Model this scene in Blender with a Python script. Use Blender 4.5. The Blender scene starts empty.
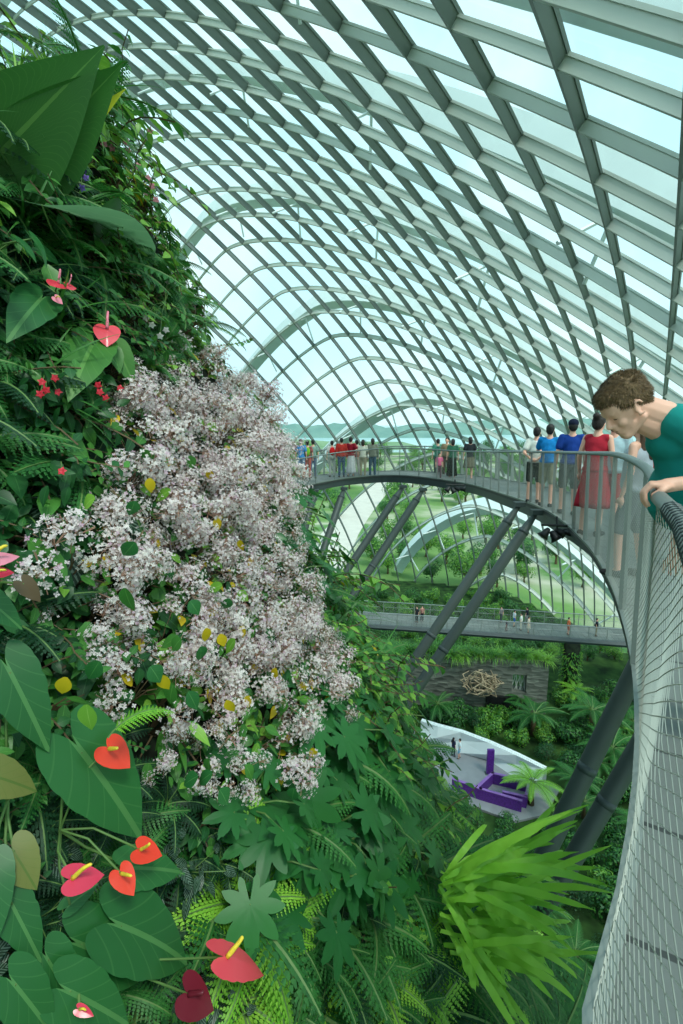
import bpy, bmesh, math, random
import numpy as np
from mathutils import Vector, Matrix, noise
random.seed(7)
PI = math.pi
C = bpy.context.scene.collection
ZG = 25.5                      # camera height above the garden ground; everything below is written relative to the camera
V = Vector

# ------------------------------------------------------------------ view geometry (photo measured with f = 500 px, pitched 10.2 deg down)
PITCH = math.radians(10.2); F = 500.0
def ray(px, py):
    x, y = px-341.5, 512-py
    return V((x, F*math.cos(PITCH)+y*math.sin(PITCH), y*math.cos(PITCH)-F*math.sin(PITCH)))/F
def at_z(px, py, z):
    r = ray(px, py); return r*(z/r.z)
def at_y(px, py, y):
    r = ray(px, py); return r*(y/r.y)
def to_px(p):
    d = p.y*math.cos(PITCH)-p.z*math.sin(PITCH); u = p.y*math.sin(PITCH)+p.z*math.cos(PITCH)
    if d < .05: return None
    return 341.5+F*p.x/d, 512-F*u/d

# ------------------------------------------------------------------ materials
def nt(m):
    m.use_nodes = True; n = m.node_tree; n.nodes.clear(); return n
def mat(name, col, rough=.6, metal=0, noise_s=0, var=.15, bump=0, spec=.5):
    m = bpy.data.materials.new(name); t = nt(m); N = t.nodes; L = t.links
    o = N.new('ShaderNodeOutputMaterial'); p = N.new('ShaderNodeBsdfPrincipled')
    p.inputs['Roughness'].default_value = rough; p.inputs['Metallic'].default_value = metal
    p.inputs['Specular IOR Level'].default_value = spec
    L.new(p.outputs[0], o.inputs[0])
    tc = N.new('ShaderNodeTexCoord'); nz = N.new('ShaderNodeTexNoise'); nz.inputs['Scale'].default_value = noise_s or 6
    nz.inputs['Detail'].default_value = 4
    L.new(tc.outputs['Object'], nz.inputs['Vector'])
    cr = N.new('ShaderNodeValToRGB'); e = cr.color_ramp.elements
    e[0].position = .3; e[1].position = .7
    e[0].color = [c*(1-var) for c in col]+[1]; e[1].color = [min(1, c*(1+var)) for c in col]+[1]
    L.new(nz.outputs['Fac'], cr.inputs[0]); L.new(cr.outputs[0], p.inputs['Base Color'])
    if bump:
        b = N.new('ShaderNodeBump'); b.inputs['Strength'].default_value = bump; b.inputs['Distance'].default_value = .02
        L.new(nz.outputs['Fac'], b.inputs['Height']); L.new(b.outputs[0], p.inputs['Normal'])
    return m
def leafmat(name, c1, c2, vein=None, vs=9, rough=.42, trans=.3, stripes=None, hue=.03, edge=None):
    """c1/c2 mixed by noise and per plant; vein colour drawn along the uv; stripes = silver pattern"""
    m = bpy.data.materials.new(name); t = nt(m); N = t.nodes; L = t.links
    def math_(op, a, b=None, c=None):
        q = N.new('ShaderNodeMath'); q.operation = op
        for i, v in enumerate((a, b, c)):
            if v is None: continue
            if isinstance(v, (int, float)): q.inputs[i].default_value = v
            else: L.new(v, q.inputs[i])
        return q.outputs[0]
    def mix(f, a, b):
        q = N.new('ShaderNodeMix'); q.data_type = 'RGBA'
        if isinstance(f, (int, float)): q.inputs[0].default_value = f
        else: L.new(f, q.inputs[0])
        for i, v in ((6, a), (7, b)):
            if isinstance(v, tuple): q.inputs[i].default_value = v+(1,)
            else: L.new(v, q.inputs[i])
        return q.outputs[2]
    o = N.new('ShaderNodeOutputMaterial'); p = N.new('ShaderNodeBsdfPrincipled'); tr = N.new('ShaderNodeBsdfTranslucent')
    ms = N.new('ShaderNodeMixShader'); ms.inputs[0].default_value = trans
    L.new(p.outputs[0], ms.inputs[1]); L.new(tr.outputs[0], ms.inputs[2]); L.new(ms.outputs[0], o.inputs[0])
    p.inputs['Roughness'].default_value = rough; p.inputs['Specular IOR Level'].default_value = .45
    g = N.new('ShaderNodeNewGeometry'); oi = N.new('ShaderNodeObjectInfo')
    nz = N.new('ShaderNodeTexNoise'); nz.inputs['Scale'].default_value = 9; L.new(g.outputs['Position'], nz.inputs['Vector'])
    f = math_('ADD', math_('MULTIPLY', g.outputs['Random Per Island'], .55), math_('MULTIPLY', nz.outputs['Fac'], .35))
    f = math_('ADD', f, math_('SUBTRACT', math_('MULTIPLY', oi.outputs['Random'], .4), .14))
    col = mix(f, c1, c2)
    uv = N.new('ShaderNodeUVMap'); sx = N.new('ShaderNodeSeparateXYZ'); L.new(uv.outputs[0], sx.inputs[0])
    ax = math_('ABSOLUTE', math_('SUBTRACT', sx.outputs[0], .5))
    if vein:
        mid = math_('LESS_THAN', ax, .022)
        fr = math_('FRACT', math_('MULTIPLY', math_('ADD', math_('SUBTRACT', sx.outputs[1], math_('MULTIPLY', ax, 1.5)), math_('MULTIPLY', math_('MULTIPLY', ax, ax), 1.8)), vs))
        sd = math_('MULTIPLY', math_('LESS_THAN', fr, .09), .3)
        col = mix(math_('MULTIPLY', math_('MAXIMUM', mid, sd), .75), col, vein)
    if stripes:
        fr = math_('FRACT', math_('MULTIPLY', math_('SUBTRACT', sx.outputs[1], math_('MULTIPLY', ax, 1.3)), 5))
        n2 = N.new('ShaderNodeTexNoise'); n2.inputs['Scale'].default_value = 70; L.new(g.outputs['Position'], n2.inputs['Vector'])
        fr = math_('ADD', fr, math_('MULTIPLY', math_('SUBTRACT', n2.outputs['Fac'], .5), .9))
        col = mix(math_('MULTIPLY', math_('MULTIPLY', math_('GREATER_THAN', fr, .66), math_('LESS_THAN', ax, .4)), .75), col, stripes)
    L.new(col, p.inputs['Base Color']); L.new(col, tr.inputs['Color'])
    return m
def G(r, g, b):       # sRGB 0-255 -> linear
    return tuple(((c/255+.055)/1.055)**2.4 if c > 10 else c/255/12.92 for c in (r, g, b))
M = {}
M['leaf_dark'] = leafmat('leaf_dark', G(20, 62, 30), G(46, 108, 52), vein=G(70, 130, 70))
M['leaf_mid'] = leafmat('leaf_mid', G(40, 98, 42), G(86, 150, 60), vein=G(110, 165, 80))
M['leaf_light'] = leafmat('leaf_light', G(80, 142, 42), G(140, 190, 70), vein=G(160, 200, 100))
M['leaf_yellow'] = leafmat('leaf_yellow', G(190, 170, 20), G(235, 200, 40), trans=.35)
M['leaf_bronze'] = leafmat('leaf_bronze', G(90, 80, 60), G(140, 110, 85))
M['leaf_anth'] = leafmat('leaf_anth', G(34, 92, 46), G(54, 122, 62), vein=G(95, 150, 85), vs=6, rough=.34)
M['leaf_olive'] = leafmat('leaf_olive', G(96, 110, 50), G(140, 140, 75), vein=G(90, 120, 50), vs=6)
M['leaf_star'] = leafmat('leaf_star', G(30, 92, 44), G(56, 128, 58))
M['fern'] = leafmat('fern_green', G(26, 88, 36), G(66, 136, 56), rough=.55)
M['fern_light'] = leafmat('fern_light', G(98, 170, 40), G(164, 216, 76), rough=.5)
M['fern_dark'] = leafmat('fern_dark', G(16, 52, 32), G(34, 86, 48), rough=.55)
M['begonia'] = leafmat('begonia_leaf', G(18, 44, 28), G(34, 66, 42), stripes=G(120, 146, 128))
M['banana'] = leafmat('banana_leaf', G(28, 84, 26), G(58, 122, 34), vein=G(90, 140, 60), vs=30, rough=.4)
M['banana_yellow'] = leafmat('banana_yellow', G(120, 150, 20), G(205, 200, 40))
M['pale_leaf'] = leafmat('pale_leaf', G(90, 150, 110), G(130, 180, 130), vein=G(160, 200, 150))
M['stem'] = mat('stem', G(88, 120, 60), .6)
M['wood_stem'] = mat('brown_stem', G(92, 74, 50), .8)
M['blossom'] = leafmat('blossom', G(226, 206, 212), G(250, 244, 238), trans=.35, rough=.6)
M['blossom_pink'] = leafmat('blossom_pink', G(204, 160, 186), G(232, 204, 218), trans=.35, rough=.6)
M['bud'] = mat('flower_stalk', G(170, 130, 110), .7)
def spathe_mat(n, a, b, r=.25): return leafmat(n, a, b, rough=r, trans=.2)
M['sp_crimson'] = spathe_mat('spathe_crimson', G(214, 30, 62), G(235, 70, 100))
M['sp_red'] = spathe_mat('spathe_red', G(230, 36, 24), G(252, 80, 50))
M['sp_coral'] = spathe_mat('spathe_coral', G(232, 52, 78), G(250, 92, 104))
M['sp_maroon'] = spathe_mat('spathe_maroon', G(96, 20, 36), G(130, 40, 56))
M['sp_pink'] = spathe_mat('spathe_pink', G(248, 120, 150), G(252, 160, 180))
M['sp_green'] = spathe_mat('spathe_bronze', G(170, 120, 100), G(200, 150, 130))
M['spadix'] = mat('spadix', G(235, 205, 60), .5, bump=.3, noise_s=60)
M['purple_fl'] = leafmat('purple_petal', G(110, 80, 200), G(160, 130, 230))
M['pink_fl'] = leafmat('pink_petal', G(214, 120, 140), G(240, 165, 175))
M['red_fl'] = leafmat('red_petal', G(214, 24, 50), G(240, 60, 80))
M['steel'] = mat('painted_steel', G(176, 186, 180), .5, spec=.4, noise_s=2, var=.05)
M['fin'] = mat('fin_lit_paint', G(188, 196, 188), .55, noise_s=1, var=.06)  # light tone carries the lit sides of the first rib family
M['fin_shade'] = mat('fin_shaded_paint', G(122, 132, 128), .55, noise_s=1, var=.06)  # same fins, the shade on the crossing family put into a darker tone
M['arch'] = mat('white_arch_paint', G(222, 232, 232), .5, noise_s=1, var=.04)
M['col'] = mat('column_grey', G(74, 84, 82), .5, noise_s=2, var=.08)
M['beam'] = mat('beam_grey', G(72, 82, 84), .5, noise_s=2, var=.08)
M['rail'] = mat('stainless_rail', G(138, 148, 146), .5, .45, noise_s=4, var=.08)
M['post'] = mat('post_grey', G(150, 158, 154), .45, .4, noise_s=4, var=.08)
M['wire'] = mat('net_wire', G(168, 170, 160), .4, .7, noise_s=4, var=.1)
M['soil'] = mat('mossy_rock', (.012, .02, .008), .95, noise_s=3, var=.7, bump=.8)
M['black'] = mat('black_cover', (.008, .009, .011), .45, noise_s=5, var=.3, bump=.3)
M['skin'] = mat('skin', G(248, 188, 164), .5, noise_s=5, var=.03)
M['stone'] = None

def deckmat():
    m = bpy.data.materials.new('deck_planks'); t = nt(m); N = t.nodes; L = t.links
    o = N.new('ShaderNodeOutputMaterial'); p = N.new('ShaderNodeBsdfPrincipled'); p.inputs['Roughness'].default_value = .6
    uv = N.new('ShaderNodeUVMap'); b = N.new('ShaderNodeTexBrick'); b.offset = 0
    b.inputs['Scale'].default_value = 1; b.inputs['Brick Width'].default_value = .5; b.inputs['Row Height'].default_value = .6
    b.inputs['Mortar Size'].default_value = .012
    b.inputs['Color1'].default_value = G(120, 126, 122)+(1,); b.inputs['Color2'].default_value = G(104, 110, 108)+(1,); b.inputs['Mortar'].default_value = G(60, 64, 64)+(1,)
    L.new(uv.outputs[0], b.inputs['Vector']); L.new(b.outputs['Color'], p.inputs['Base Color']); L.new(p.outputs[0], o.inputs[0]); return m
M['deck'] = deckmat()
def stonemat():
    m = bpy.data.materials.new('stacked_stone'); t = nt(m); N = t.nodes; L = t.links
    o = N.new('ShaderNodeOutputMaterial'); p = N.new('ShaderNodeBsdfPrincipled'); p.inputs['Roughness'].default_value = .9
    tc = N.new('ShaderNodeTexCoord'); mp = N.new('ShaderNodeMapping'); mp.inputs['Scale'].default_value = (.8, .8, 2.4)
    vo = N.new('ShaderNodeTexVoronoi'); vo.inputs['Scale'].default_value = 1.6
    L.new(tc.outputs['Object'], mp.inputs[0]); L.new(mp.outputs[0], vo.inputs['Vector'])
    cr = N.new('ShaderNodeValToRGB'); cr.color_ramp.elements[0].color = G(66, 70, 64)+(1,); cr.color_ramp.elements[1].color = G(122, 126, 116)+(1,)
    L.new(vo.outputs['Color'], cr.inputs[0]); L.new(cr.outputs[0], p.inputs['Base Color'])
    bu = N.new('ShaderNodeBump'); bu.inputs['Strength'].default_value = .8; bu.inputs['Distance'].default_value = .1
    L.new(vo.outputs['Distance'], bu.inputs['Height']); L.new(bu.outputs[0], p.inputs['Normal'])
    L.new(p.outputs[0], o.inputs[0]); return m
M['stone'] = stonemat()
def glassmat():
    m = bpy.data.materials.new('dome_glass'); t = nt(m); N = t.nodes; L = t.links
    o = N.new('ShaderNodeOutputMaterial'); a = N.new('ShaderNodeBsdfTransparent'); a.inputs[0].default_value = (.9, .985, .975, 1)
    g = N.new('ShaderNodeBsdfGlossy'); g.inputs['Roughness'].default_value = .05; g.inputs[0].default_value = (.9, 1, 1, 1)
    s = N.new('ShaderNodeMixShader'); s.inputs[0].default_value = .06
    L.new(a.outputs[0], s.inputs[1]); L.new(g.outputs[0], s.inputs[2]); L.new(s.outputs[0], o.inputs[0]); return m
M['glass'] = glassmat()
def flatramp(name, cols, scale, rough=.9, det=5, obj='Object', pos=None):
    m = bpy.data.materials.new(name); t = nt(m); N = t.nodes; L = t.links
    o = N.new('ShaderNodeOutputMaterial'); p = N.new('ShaderNodeBsdfPrincipled'); p.inputs['Roughness'].default_value = rough
    p.inputs['Specular IOR Level'].default_value = .2
    tc = N.new('ShaderNodeTexCoord'); nz = N.new('ShaderNodeTexNoise'); nz.inputs['Scale'].default_value = scale; nz.inputs['Detail'].default_value = det
    cr = N.new('ShaderNodeValToRGB'); e = cr.color_ramp.elements
    while len(e) < len(cols): e.new(.5)
    for i, c in enumerate(cols):
        e[i].position = pos[i] if pos else .3+.4*i/(len(cols)-1); e[i].color = c+(1,)
    L.new(tc.outputs[obj], nz.inputs[0]); L.new(nz.outputs['Fac'], cr.inputs[0]); L.new(cr.outputs[0], p.inputs['Base Color']); L.new(p.outputs[0], o.inputs[0]); return m
def clothmat(name, col): return mat(name, col, .85, noise_s=12, var=.1, bump=.15, spec=.2)

# ------------------------------------------------------------------ mesh builder
class MB:
    def __init__(s): s.v = []; s.f = []; s.m = []; s.uv = []
    def face(s, idx, mi=0, uv=None):
        s.f.append(idx); s.m.append(mi); s.uv.append(uv or [(0.5, .5)]*len(idx))
    def add(s, pts): n = len(s.v); s.v.extend([tuple(p) for p in pts]); return n
    def box(s, c, d, mi=0, R=None):
        R = R or Matrix.Identity(3); c = V(c)
        n = s.add([c+R@V((x*d[0]/2, y*d[1]/2, z*d[2]/2)) for x in (-1, 1) for y in (-1, 1) for z in (-1, 1)])
        for q in ((0, 1, 3, 2), (4, 6, 7, 5), (0, 4, 5, 1), (2, 3, 7, 6), (0, 2, 6, 4), (1, 5, 7, 3)): s.face([n+i for i in q], mi)
    def tube(s, pts, r, k=6, mi=0, cap=True, uvscale=None):
        pts = [V(p) for p in pts]; n = len(pts); r = r if isinstance(r, (list, tuple)) else [r]*n
        up = V((0, 0, 1)); st = len(s.v)
        for i, p in enumerate(pts):
            t = (pts[min(i+1, n-1)]-pts[max(i-1, 0)])
            if t.length < 1e-9: t = V((0, 0, 1))
            t.normalize()
            a = t.cross(up if abs(t.z) < .95 else V((1, 0, 0))).normalized(); b = t.cross(a)
            s.add([p+(a*math.cos(2*PI*j/k)+b*math.sin(2*PI*j/k))*r[i] for j in range(k)])
        for i in range(n-1):
            for j in range(k):
                a = st+i*k+j; b = st+i*k+(j+1) % k; s.face([a, a+k, b+k, b], mi)
        if cap: s.face([st+j for j in range(k)], mi); s.face([st+(n-1)*k+j for j in reversed(range(k))], mi)
    def mesh(s, name, mats, smooth=False):
        me = bpy.data.meshes.new(name); me.from_pydata(s.v, [], s.f)
        for m in (mats if isinstance(mats, (list, tuple)) else [mats]): me.materials.append(m)
        me.polygons.foreach_set('material_index', s.m)
        ul = me.uv_layers.new(name='UVMap'); flat = [c for f in s.uv for u in f for c in u]
        ul.data.foreach_set('uv', flat)
        if smooth: me.polygons.foreach_set('use_smooth', [True]*len(s.f))
        me.update()
        if me.validate(): print('INVALID', name)
        return me
    def build(s, name, mats, parent=None, smooth=False):
        return link(name, s.mesh(name, mats, smooth), parent)
def link(name, data, parent=None, loc=None):
    o = bpy.data.objects.new(name, data); C.objects.link(o)
    if parent: o.parent = parent
    if loc is not None: o.location = loc
    return o
def tag(o, label=None, cat=None, group=None, kind=None):
    if label: o['label'] = label
    if cat: o['category'] = cat
    if group: o['group'] = group
    if kind: o['kind'] = kind
    return o
def thing(name, loc, label, cat, group=None, basis=None, scale=1):
    o = link(name, None, None)
    if basis is not None: o.matrix_world = Matrix.Translation(V(loc)) @ basis.to_4x4() @ Matrix.Scale(scale, 4)
    else: o.location = V(loc); o.scale = (scale,)*3
    return tag(o, label, cat, group)
def copy_tree(src, parent=None):
    o = src.copy(); C.objects.link(o)
    if parent: o.parent = parent
    for c in src.children: copy_tree(c, o)
    return o
def basis_from(z, spin=0, x=None):
    z = V(z).normalized(); x = V(x) if x is not None else V((0, 0, 1)).cross(z)
    if x.length < 1e-3: x = V((1, 0, 0))
    x = (x-z*x.dot(z)).normalized(); y = z.cross(x)
    R = Matrix((x, y, z)).transposed()
    return R @ Matrix.Rotation(spin, 3, 'Z')

# ------------------------------------------------------------------ leaves.  R maps local (x across, y along to the tip, z face normal)
def strip_leaf(mb, o, R, L, W, prof, droop=.3, fold=.15, n=6, mi=0, wave=0, curl=0, wf=9):
    o = V(o); cols = (-1, 0, 1); st = len(mb.v); ph = random.random()*6
    ang = 0; y = z = 0
    for i in range(n+1):
        t = i/n; w = prof(t)*W/2
        for c in cols:
            zz = z+abs(c)*w*fold+wave*math.sin(t*wf+ph+c*1.6)*abs(c)*W
            mb.v.append(tuple(o+R@V((c*w+curl*t*t*L, y, zz))))
        ang = -droop*(t+1/n)*1.6
        y += L/n*math.cos(ang); z += L/n*math.sin(ang)
    for i in range(n):
        for c in range(2):
            a = st+i*3+c
            mb.face([a, a+1, a+4, a+3], mi, [(c*.5, i/n), (c*.5+.5, i/n), (c*.5+.5, (i+1)/n), (c*.5, (i+1)/n)])
ovate = lambda t: max(.04, math.sin(PI*min(1, t*.97+.03)**.75))*1.0 if t < 1 else .03
lance = lambda t: max(.03, math.sin(PI*(t*.94+.06)**.6)) if t < 1 else .02
strap = lambda t: min(1, .45+t*2)*(1-t**5*.96)
def fan_leaf(mb, o, R, L, rfun, droop=.25, fold=.12, k=36, rings=3, mi=0, cup=0):
    o = V(o); st = len(mb.v); mb.v.append(tuple(o)); W = L
    uvs = [(0.5, 0.3)]
    for r in range(1, rings+1):
        for j in range(k):
            th = -PI+2*PI*j/k; rr = rfun(th)*L*r/rings
            x, y = math.sin(th)*rr, math.cos(th)*rr
            z = abs(x)*fold-droop*(max(0, y)**2/L+.3*min(0, y)**2/L)+cup*(x*x+y*y)/L
            mb.v.append(tuple(o+R@V((x, y, z)))); uvs.append((x/W+.5, y/W*.7+.3))
    for j in range(k):
        a = 1+j; b = 1+(j+1) % k
        if rfun(-PI+2*PI*(j+.5)/k) <= 0: continue
        mb.face([st, st+b, st+a], mi, [uvs[0], uvs[b], uvs[a]])
        for r in range(rings-1):
            p, q = a+r*k, b+r*k; mb.face([st+p, st+q, st+q+k, st+p+k], mi, [uvs[p], uvs[q], uvs[q+k], uvs[p+k]])
def heart(w=.7):
    xy = [(0, 1), (.05, .93), (.13, .82), (.24, .64), (.34, .4), (.4, .15), (.41, -.05), (.36, -.22), (.26, -.32), (.15, -.32), (.06, -.22), (.0, -.07)]
    P_ = [(math.atan2(x*w/.8, y) if (x or y > 0) else PI, math.hypot(x*w/.8, y)) for x, y in xy]
    def f(th):
        a = abs(th)
        for (a0, r0), (a1, r1) in zip(P_, P_[1:]):
            if a <= a1: return r0+(r1-r0)*(a-a0)/max(1e-6, a1-a0)
        return .07
    return f
def roundleaf(th): return .55+.45*max(0, math.cos(th))**2
def star(n=9):
    def f(th):
        u = (th+PI)/(2*PI)*(n+.001)
        d = abs((u % 1)-.5)*2           # 0 at a lobe centre
        k = 1-.62*abs(th)/PI*.75
        e = .92 if abs(th) < PI*.94 else .25
        return k*(.5+.5*(1-d)**.8)*e+.04*math.sin(th*60)*(1-d)
    return f
def rnd(a, b): return random.uniform(a, b)
def dirR(az, el, roll=0):
    """leaf frame whose y axis points along azimuth az, elevation el (plant's z up), face normal upwards"""
    y = V((math.cos(az)*math.cos(el), math.sin(az)*math.cos(el), math.sin(el)))
    x = y.cross(V((0, 0, 1))); x = x.normalized() if x.length > 1e-3 else V((1, 0, 0))
    z = x.cross(y)
    return Matrix((x, y, z)).transposed() @ Matrix.Rotation(roll, 3, 'Y')

# ------------------------------------------------------------------ plant prototypes: list of (part name, mesh)
def p_shrub(n=28, L=(.08, .13), rad=.2, mats=('leaf_mid',), wr=.55, trail=0, prof=ovate, kind='leaves'):
    lv = MB(); stm = MB()
    for i in range(n):
        az = rnd(0, 2*PI); el = rnd(.1, 1.4); r = rad*rnd(.35, 1)
        p = V((math.cos(az)*math.cos(el), math.sin(az)*math.cos(el), math.sin(el)*.8))*r+V((0, 0, -trail*r*.5))
        if i % 2 == 0: stm.tube([(0, 0, -.05), p*.5+V((0, 0, .02)), p], [.004, .003, .002], 3)
        strip_leaf(lv, p, dirR(az+rnd(-.9, .9), rnd(-.5, .5), rnd(-.5, .5)), rnd(*L), rnd(*L)*wr, prof, rnd(.1, .5), rnd(.1, .3), 4, random.randrange(len(mats)))
    return [(kind, lv.mesh(kind, [M[m] for m in mats], True)), ('stems', stm.mesh('stems', M['wood_stem']))]
def p_creeper(n=5, m=16, L=.05, length=.36, mats=('leaf_mid',)):
    lv = MB(); stm = MB()
    for k in range(n):
        az = 2*PI*k/n+rnd(-.4, .4); pts = [V((0, 0, 0))]; d = V((math.cos(az), math.sin(az), rnd(.3, .9))).normalized()
        for i in range(6):
            pts.append(pts[-1]+d*length/6); d = (d+V((rnd(-.3, .3), rnd(-.3, .3), rnd(-.35, .1)))).normalized()
        stm.tube(pts, .0025, 3)
        for i in range(m):
            t = (i+.5)/m*5.9; j = int(t); p = pts[j].lerp(pts[j+1], t-j)
            a2 = az+(1.2 if i % 2 else -1.2)+rnd(-.4, .4)
            strip_leaf(lv, p, dirR(a2, rnd(-.2, .6), rnd(-.5, .5)), L*rnd(.8, 1.3), L*rnd(.55, .8), ovate, rnd(.1, .5), .2, 3, random.randrange(len(mats)))
    return [('leaves', lv.mesh('leaves', [M[x] for x in mats], True)), ('stems', stm.mesh('stems', M['wood_stem']))]
def frond(mb, o, az, L, el=1.0, arc=1.4, np_=20, W=.3, bi=True, mi=0, st=None, sub=8):
    p = V(o); prev = p.copy(); pts = [p.copy()]; e = el
    side = V((-math.sin(az), math.cos(az), 0))
    for i in range(np_):
        t = (i+1)/np_; e = el-arc*t
        d = V((math.cos(az)*math.cos(e), math.sin(az)*math.cos(e), math.sin(e)))
        p = p+d*L/np_; pts.append(p.copy())
        if t < .12: continue
        up = d.cross(side)*-1
        w = W*L*math.sin(PI*min(1, (t*.93+.05))**.8)*.5+.004
        for sgn in (-1, 1):
            q = (side*sgn+d*.35-V((0, 0, .22))).normalized(); nrm = d*.55*L/np_
            if bi:
                nn = max(3, int(sub*w/(W*L*.5)))
                for k in range(nn):
                    a = p+q*w*(k/nn); s_ = w/nn; tt = (1-k/nn)
                    for s2 in (-1, 1):
                        h = d*s2*L/np_*.62*tt
                        n0 = mb.add([a, a+q*s_*.35+h*.8, a+q*s_*1.0+h, a+q*s_*.95])
                        mb.face([n0, n0+1, n0+2, n0+3], mi)
            else:
                a = p; n0 = mb.add([a-nrm, a+q*w*.55-nrm*.9, a+q*w, a+q*w*.55+nrm*.8, a+nrm*.8])
                mb.face([n0, n0+1, n0+2, n0+3, n0+4], mi)
    (st or mb).tube(pts[::2] if len(pts) % 2 else pts[::2]+[pts[-1]], [.006*L/.4*(1-.7*i/(len(pts)//2+1)) for i in range(len(pts[::2] if len(pts) % 2 else pts[::2]+[pts[-1]]))], 3, mi=0)
def p_fern(n=9, L=.38, m='fern', W=.42, np_=18, bi=True, sub=7, arc=1.3):
    lv = MB(); stm = MB()
    for k in range(n):
        frond(lv, (0, 0, 0), 2*PI*k/n+rnd(-.3, .3), L*rnd(.75, 1.15), rnd(.5, 1.15), arc*rnd(.7, 1.2), np_, W, bi, 0, stm, sub)
    return [('fronds', lv.mesh('fronds', M[m])), ('stems', stm.mesh('stems', M['stem']))]
def p_grass(n=34, L=.4, W=.014, m='leaf_mid', droop=.7, el=(.4, 1.4)):
    lv = MB()
    for k in range(n):
        strip_leaf(lv, (rnd(-.02, .02), rnd(-.02, .02), 0), dirR(rnd(0, 2*PI), rnd(*el)), L*rnd(.6, 1.1), W, lance, droop*rnd(.5, 1.3), .2, 7)
    return [('blades', lv.mesh('blades', M[m], True))]
def p_heart(n=7, L=.11, m='leaf_anth'):
    lv = MB(); stm = MB()
    for k in range(n):
        az = 2*PI*k/n+rnd(-.4, .4); r = rnd(.1, .24); p = V((math.cos(az)*r, math.sin(az)*r, rnd(.08, .22)))
        stm.tube([(0, 0, 0), p*.5+V((0, 0, .04)), p], .004, 4)
        fan_leaf(lv, p, dirR(az+rnd(-.5, .5), rnd(-.7, .1), rnd(-.4, .4)), L*rnd(.7, 1.1), heart(.75), rnd(.1, .35), .15, 30)
    return [('leaves', lv.mesh('leaves', M[m], True)), ('stems', stm.mesh('stems', M['stem']))]
def p_star(n=5, L=.16):
    lv = MB(); stm = MB()
    for k in range(n):
        az = 2*PI*k/n+rnd(-.4, .4); r = rnd(.08, .24); p = V((math.cos(az)*r, math.sin(az)*r, rnd(.1, .2)))
        stm.tube([(0, 0, 0), p*.5+V((0, 0, .04)), p], .004, 4)
        fan_leaf(lv, p, dirR(az+rnd(-.5, .5), rnd(-.5, .15), rnd(-.3, .3)), L*rnd(.8, 1.15), star(), rnd(.15, .35), .02, 108, 2)
    return [('leaves', lv.mesh('leaves', M['leaf_star'], True)), ('stems', stm.mesh('stems', M['stem']))]
def p_begonia(n=16, L=.065):
    lv = MB(); stm = MB()
    for k in range(n):
        az = rnd(0, 2*PI); r = rnd(.04, .2); p = V((math.cos(az)*r, math.sin(az)*r, rnd(.03, .12)))
        stm.tube([(0, 0, 0), p], .003, 3)
        fan_leaf(lv, p, dirR(az+rnd(-.5, .5), rnd(-.5, .2), rnd(-.3, .3)), L*rnd(.8, 1.2), heart(.8), .25, .1, 24, 2)
    return [('leaves', lv.mesh('leaves', M['begonia'], True)), ('stems', stm.mesh('stems', M['stem']))]
def blossom_cluster(nf=75, R=.075):
    fl = MB()
    for i in range(nf):
        az = rnd(0, 2*PI); el = rnd(-.3, PI/2); r = R*rnd(.45, 1)
        c = V((math.cos(az)*math.cos(el), math.sin(az)*math.cos(el), math.sin(el)*1.15))*r+V((0, 0, R*.4))
        B = basis_from(c.normalized()+V((rnd(-.5, .5), rnd(-.5, .5), rnd(-.5, .5))), rnd(0, 6)); s = rnd(.0055, .0095); mi = 1 if random.random() < .09 else 0
        for k in range(4):
            a = PI/2*k
            u = B@V((math.cos(a), math.sin(a), .25)); w = B@V((-math.sin(a), math.cos(a), 0))
            n0 = fl.add([c, c+u*s*.6+w*s*.42, c+u*s*1.1, c+u*s*.6-w*s*.42]); fl.face([n0, n0+1, n0+2, n0+3], mi)
    return fl.mesh('flower_cluster', [M['blossom'], M['blossom_pink']])
def cluster_stalks(R=.075):
    s = MB()
    for i in range(14):
        az = rnd(0, 2*PI); el = rnd(-.1, 1.5); c = V((math.cos(az)*math.cos(el), math.sin(az)*math.cos(el), math.sin(el)))*R*.85+V((0, 0, R*.4))
        s.tube([(0, 0, -.05), (0, 0, R*.2), c], .0014, 3, cap=False)
    return s.mesh('flower_stalks', M['bud'])

def make_proto(parts): return parts
def spawn(name, parts, loc, basis, scale, label, cat, group=None):
    t = thing(name, loc, label, cat, group, basis, scale)
    for pn, me in parts: link(pn, me, t)
    return t
DOME = (-34.15043, 38.70938, -44.99567, 83.733, 99.69262, 71.35199, -0.76293, 0.88621, 2.13528, 21.34289, -15.16232, -2.36961, 0.11774, -0.07711, 1.52173)
# ================================================================== camera, sky, sun
cam = bpy.data.objects.new('camera', bpy.data.cameras.new('camera')); C.objects.link(cam)
cam.data.sensor_fit = 'VERTICAL'; cam.data.sensor_height = 36; cam.data.lens = 36*F/1024; cam.data.clip_start = .02; cam.data.clip_end = 6000
cam.rotation_euler = (PI/2-PITCH, 0, 0); bpy.context.scene.camera = cam
vs = bpy.context.scene.view_settings; vs.view_transform = 'Standard'; vs.look = 'None'; vs.gamma = 1; vs.use_curve_mapping = False; vs.exposure = 0.0
w = bpy.data.worlds.new('sky'); bpy.context.scene.world = w; t = nt(w); N = t.nodes; L = t.links
o = N.new('ShaderNodeOutputWorld'); bg = N.new('ShaderNodeBackground'); bg.inputs[1].default_value = 1.38
tc = N.new('ShaderNodeTexCoord'); sx = N.new('ShaderNodeSeparateXYZ'); L.new(tc.outputs['Generated'], sx.inputs[0])
cr = N.new('ShaderNodeValToRGB'); e = cr.color_ramp.elements
e[0].position = 0; e[0].color = (.62, .86, .92, 1); e[1].position = .55; e[1].color = (.5, .82, .9, 1)
L.new(sx.outputs[2], cr.inputs[0])
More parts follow.
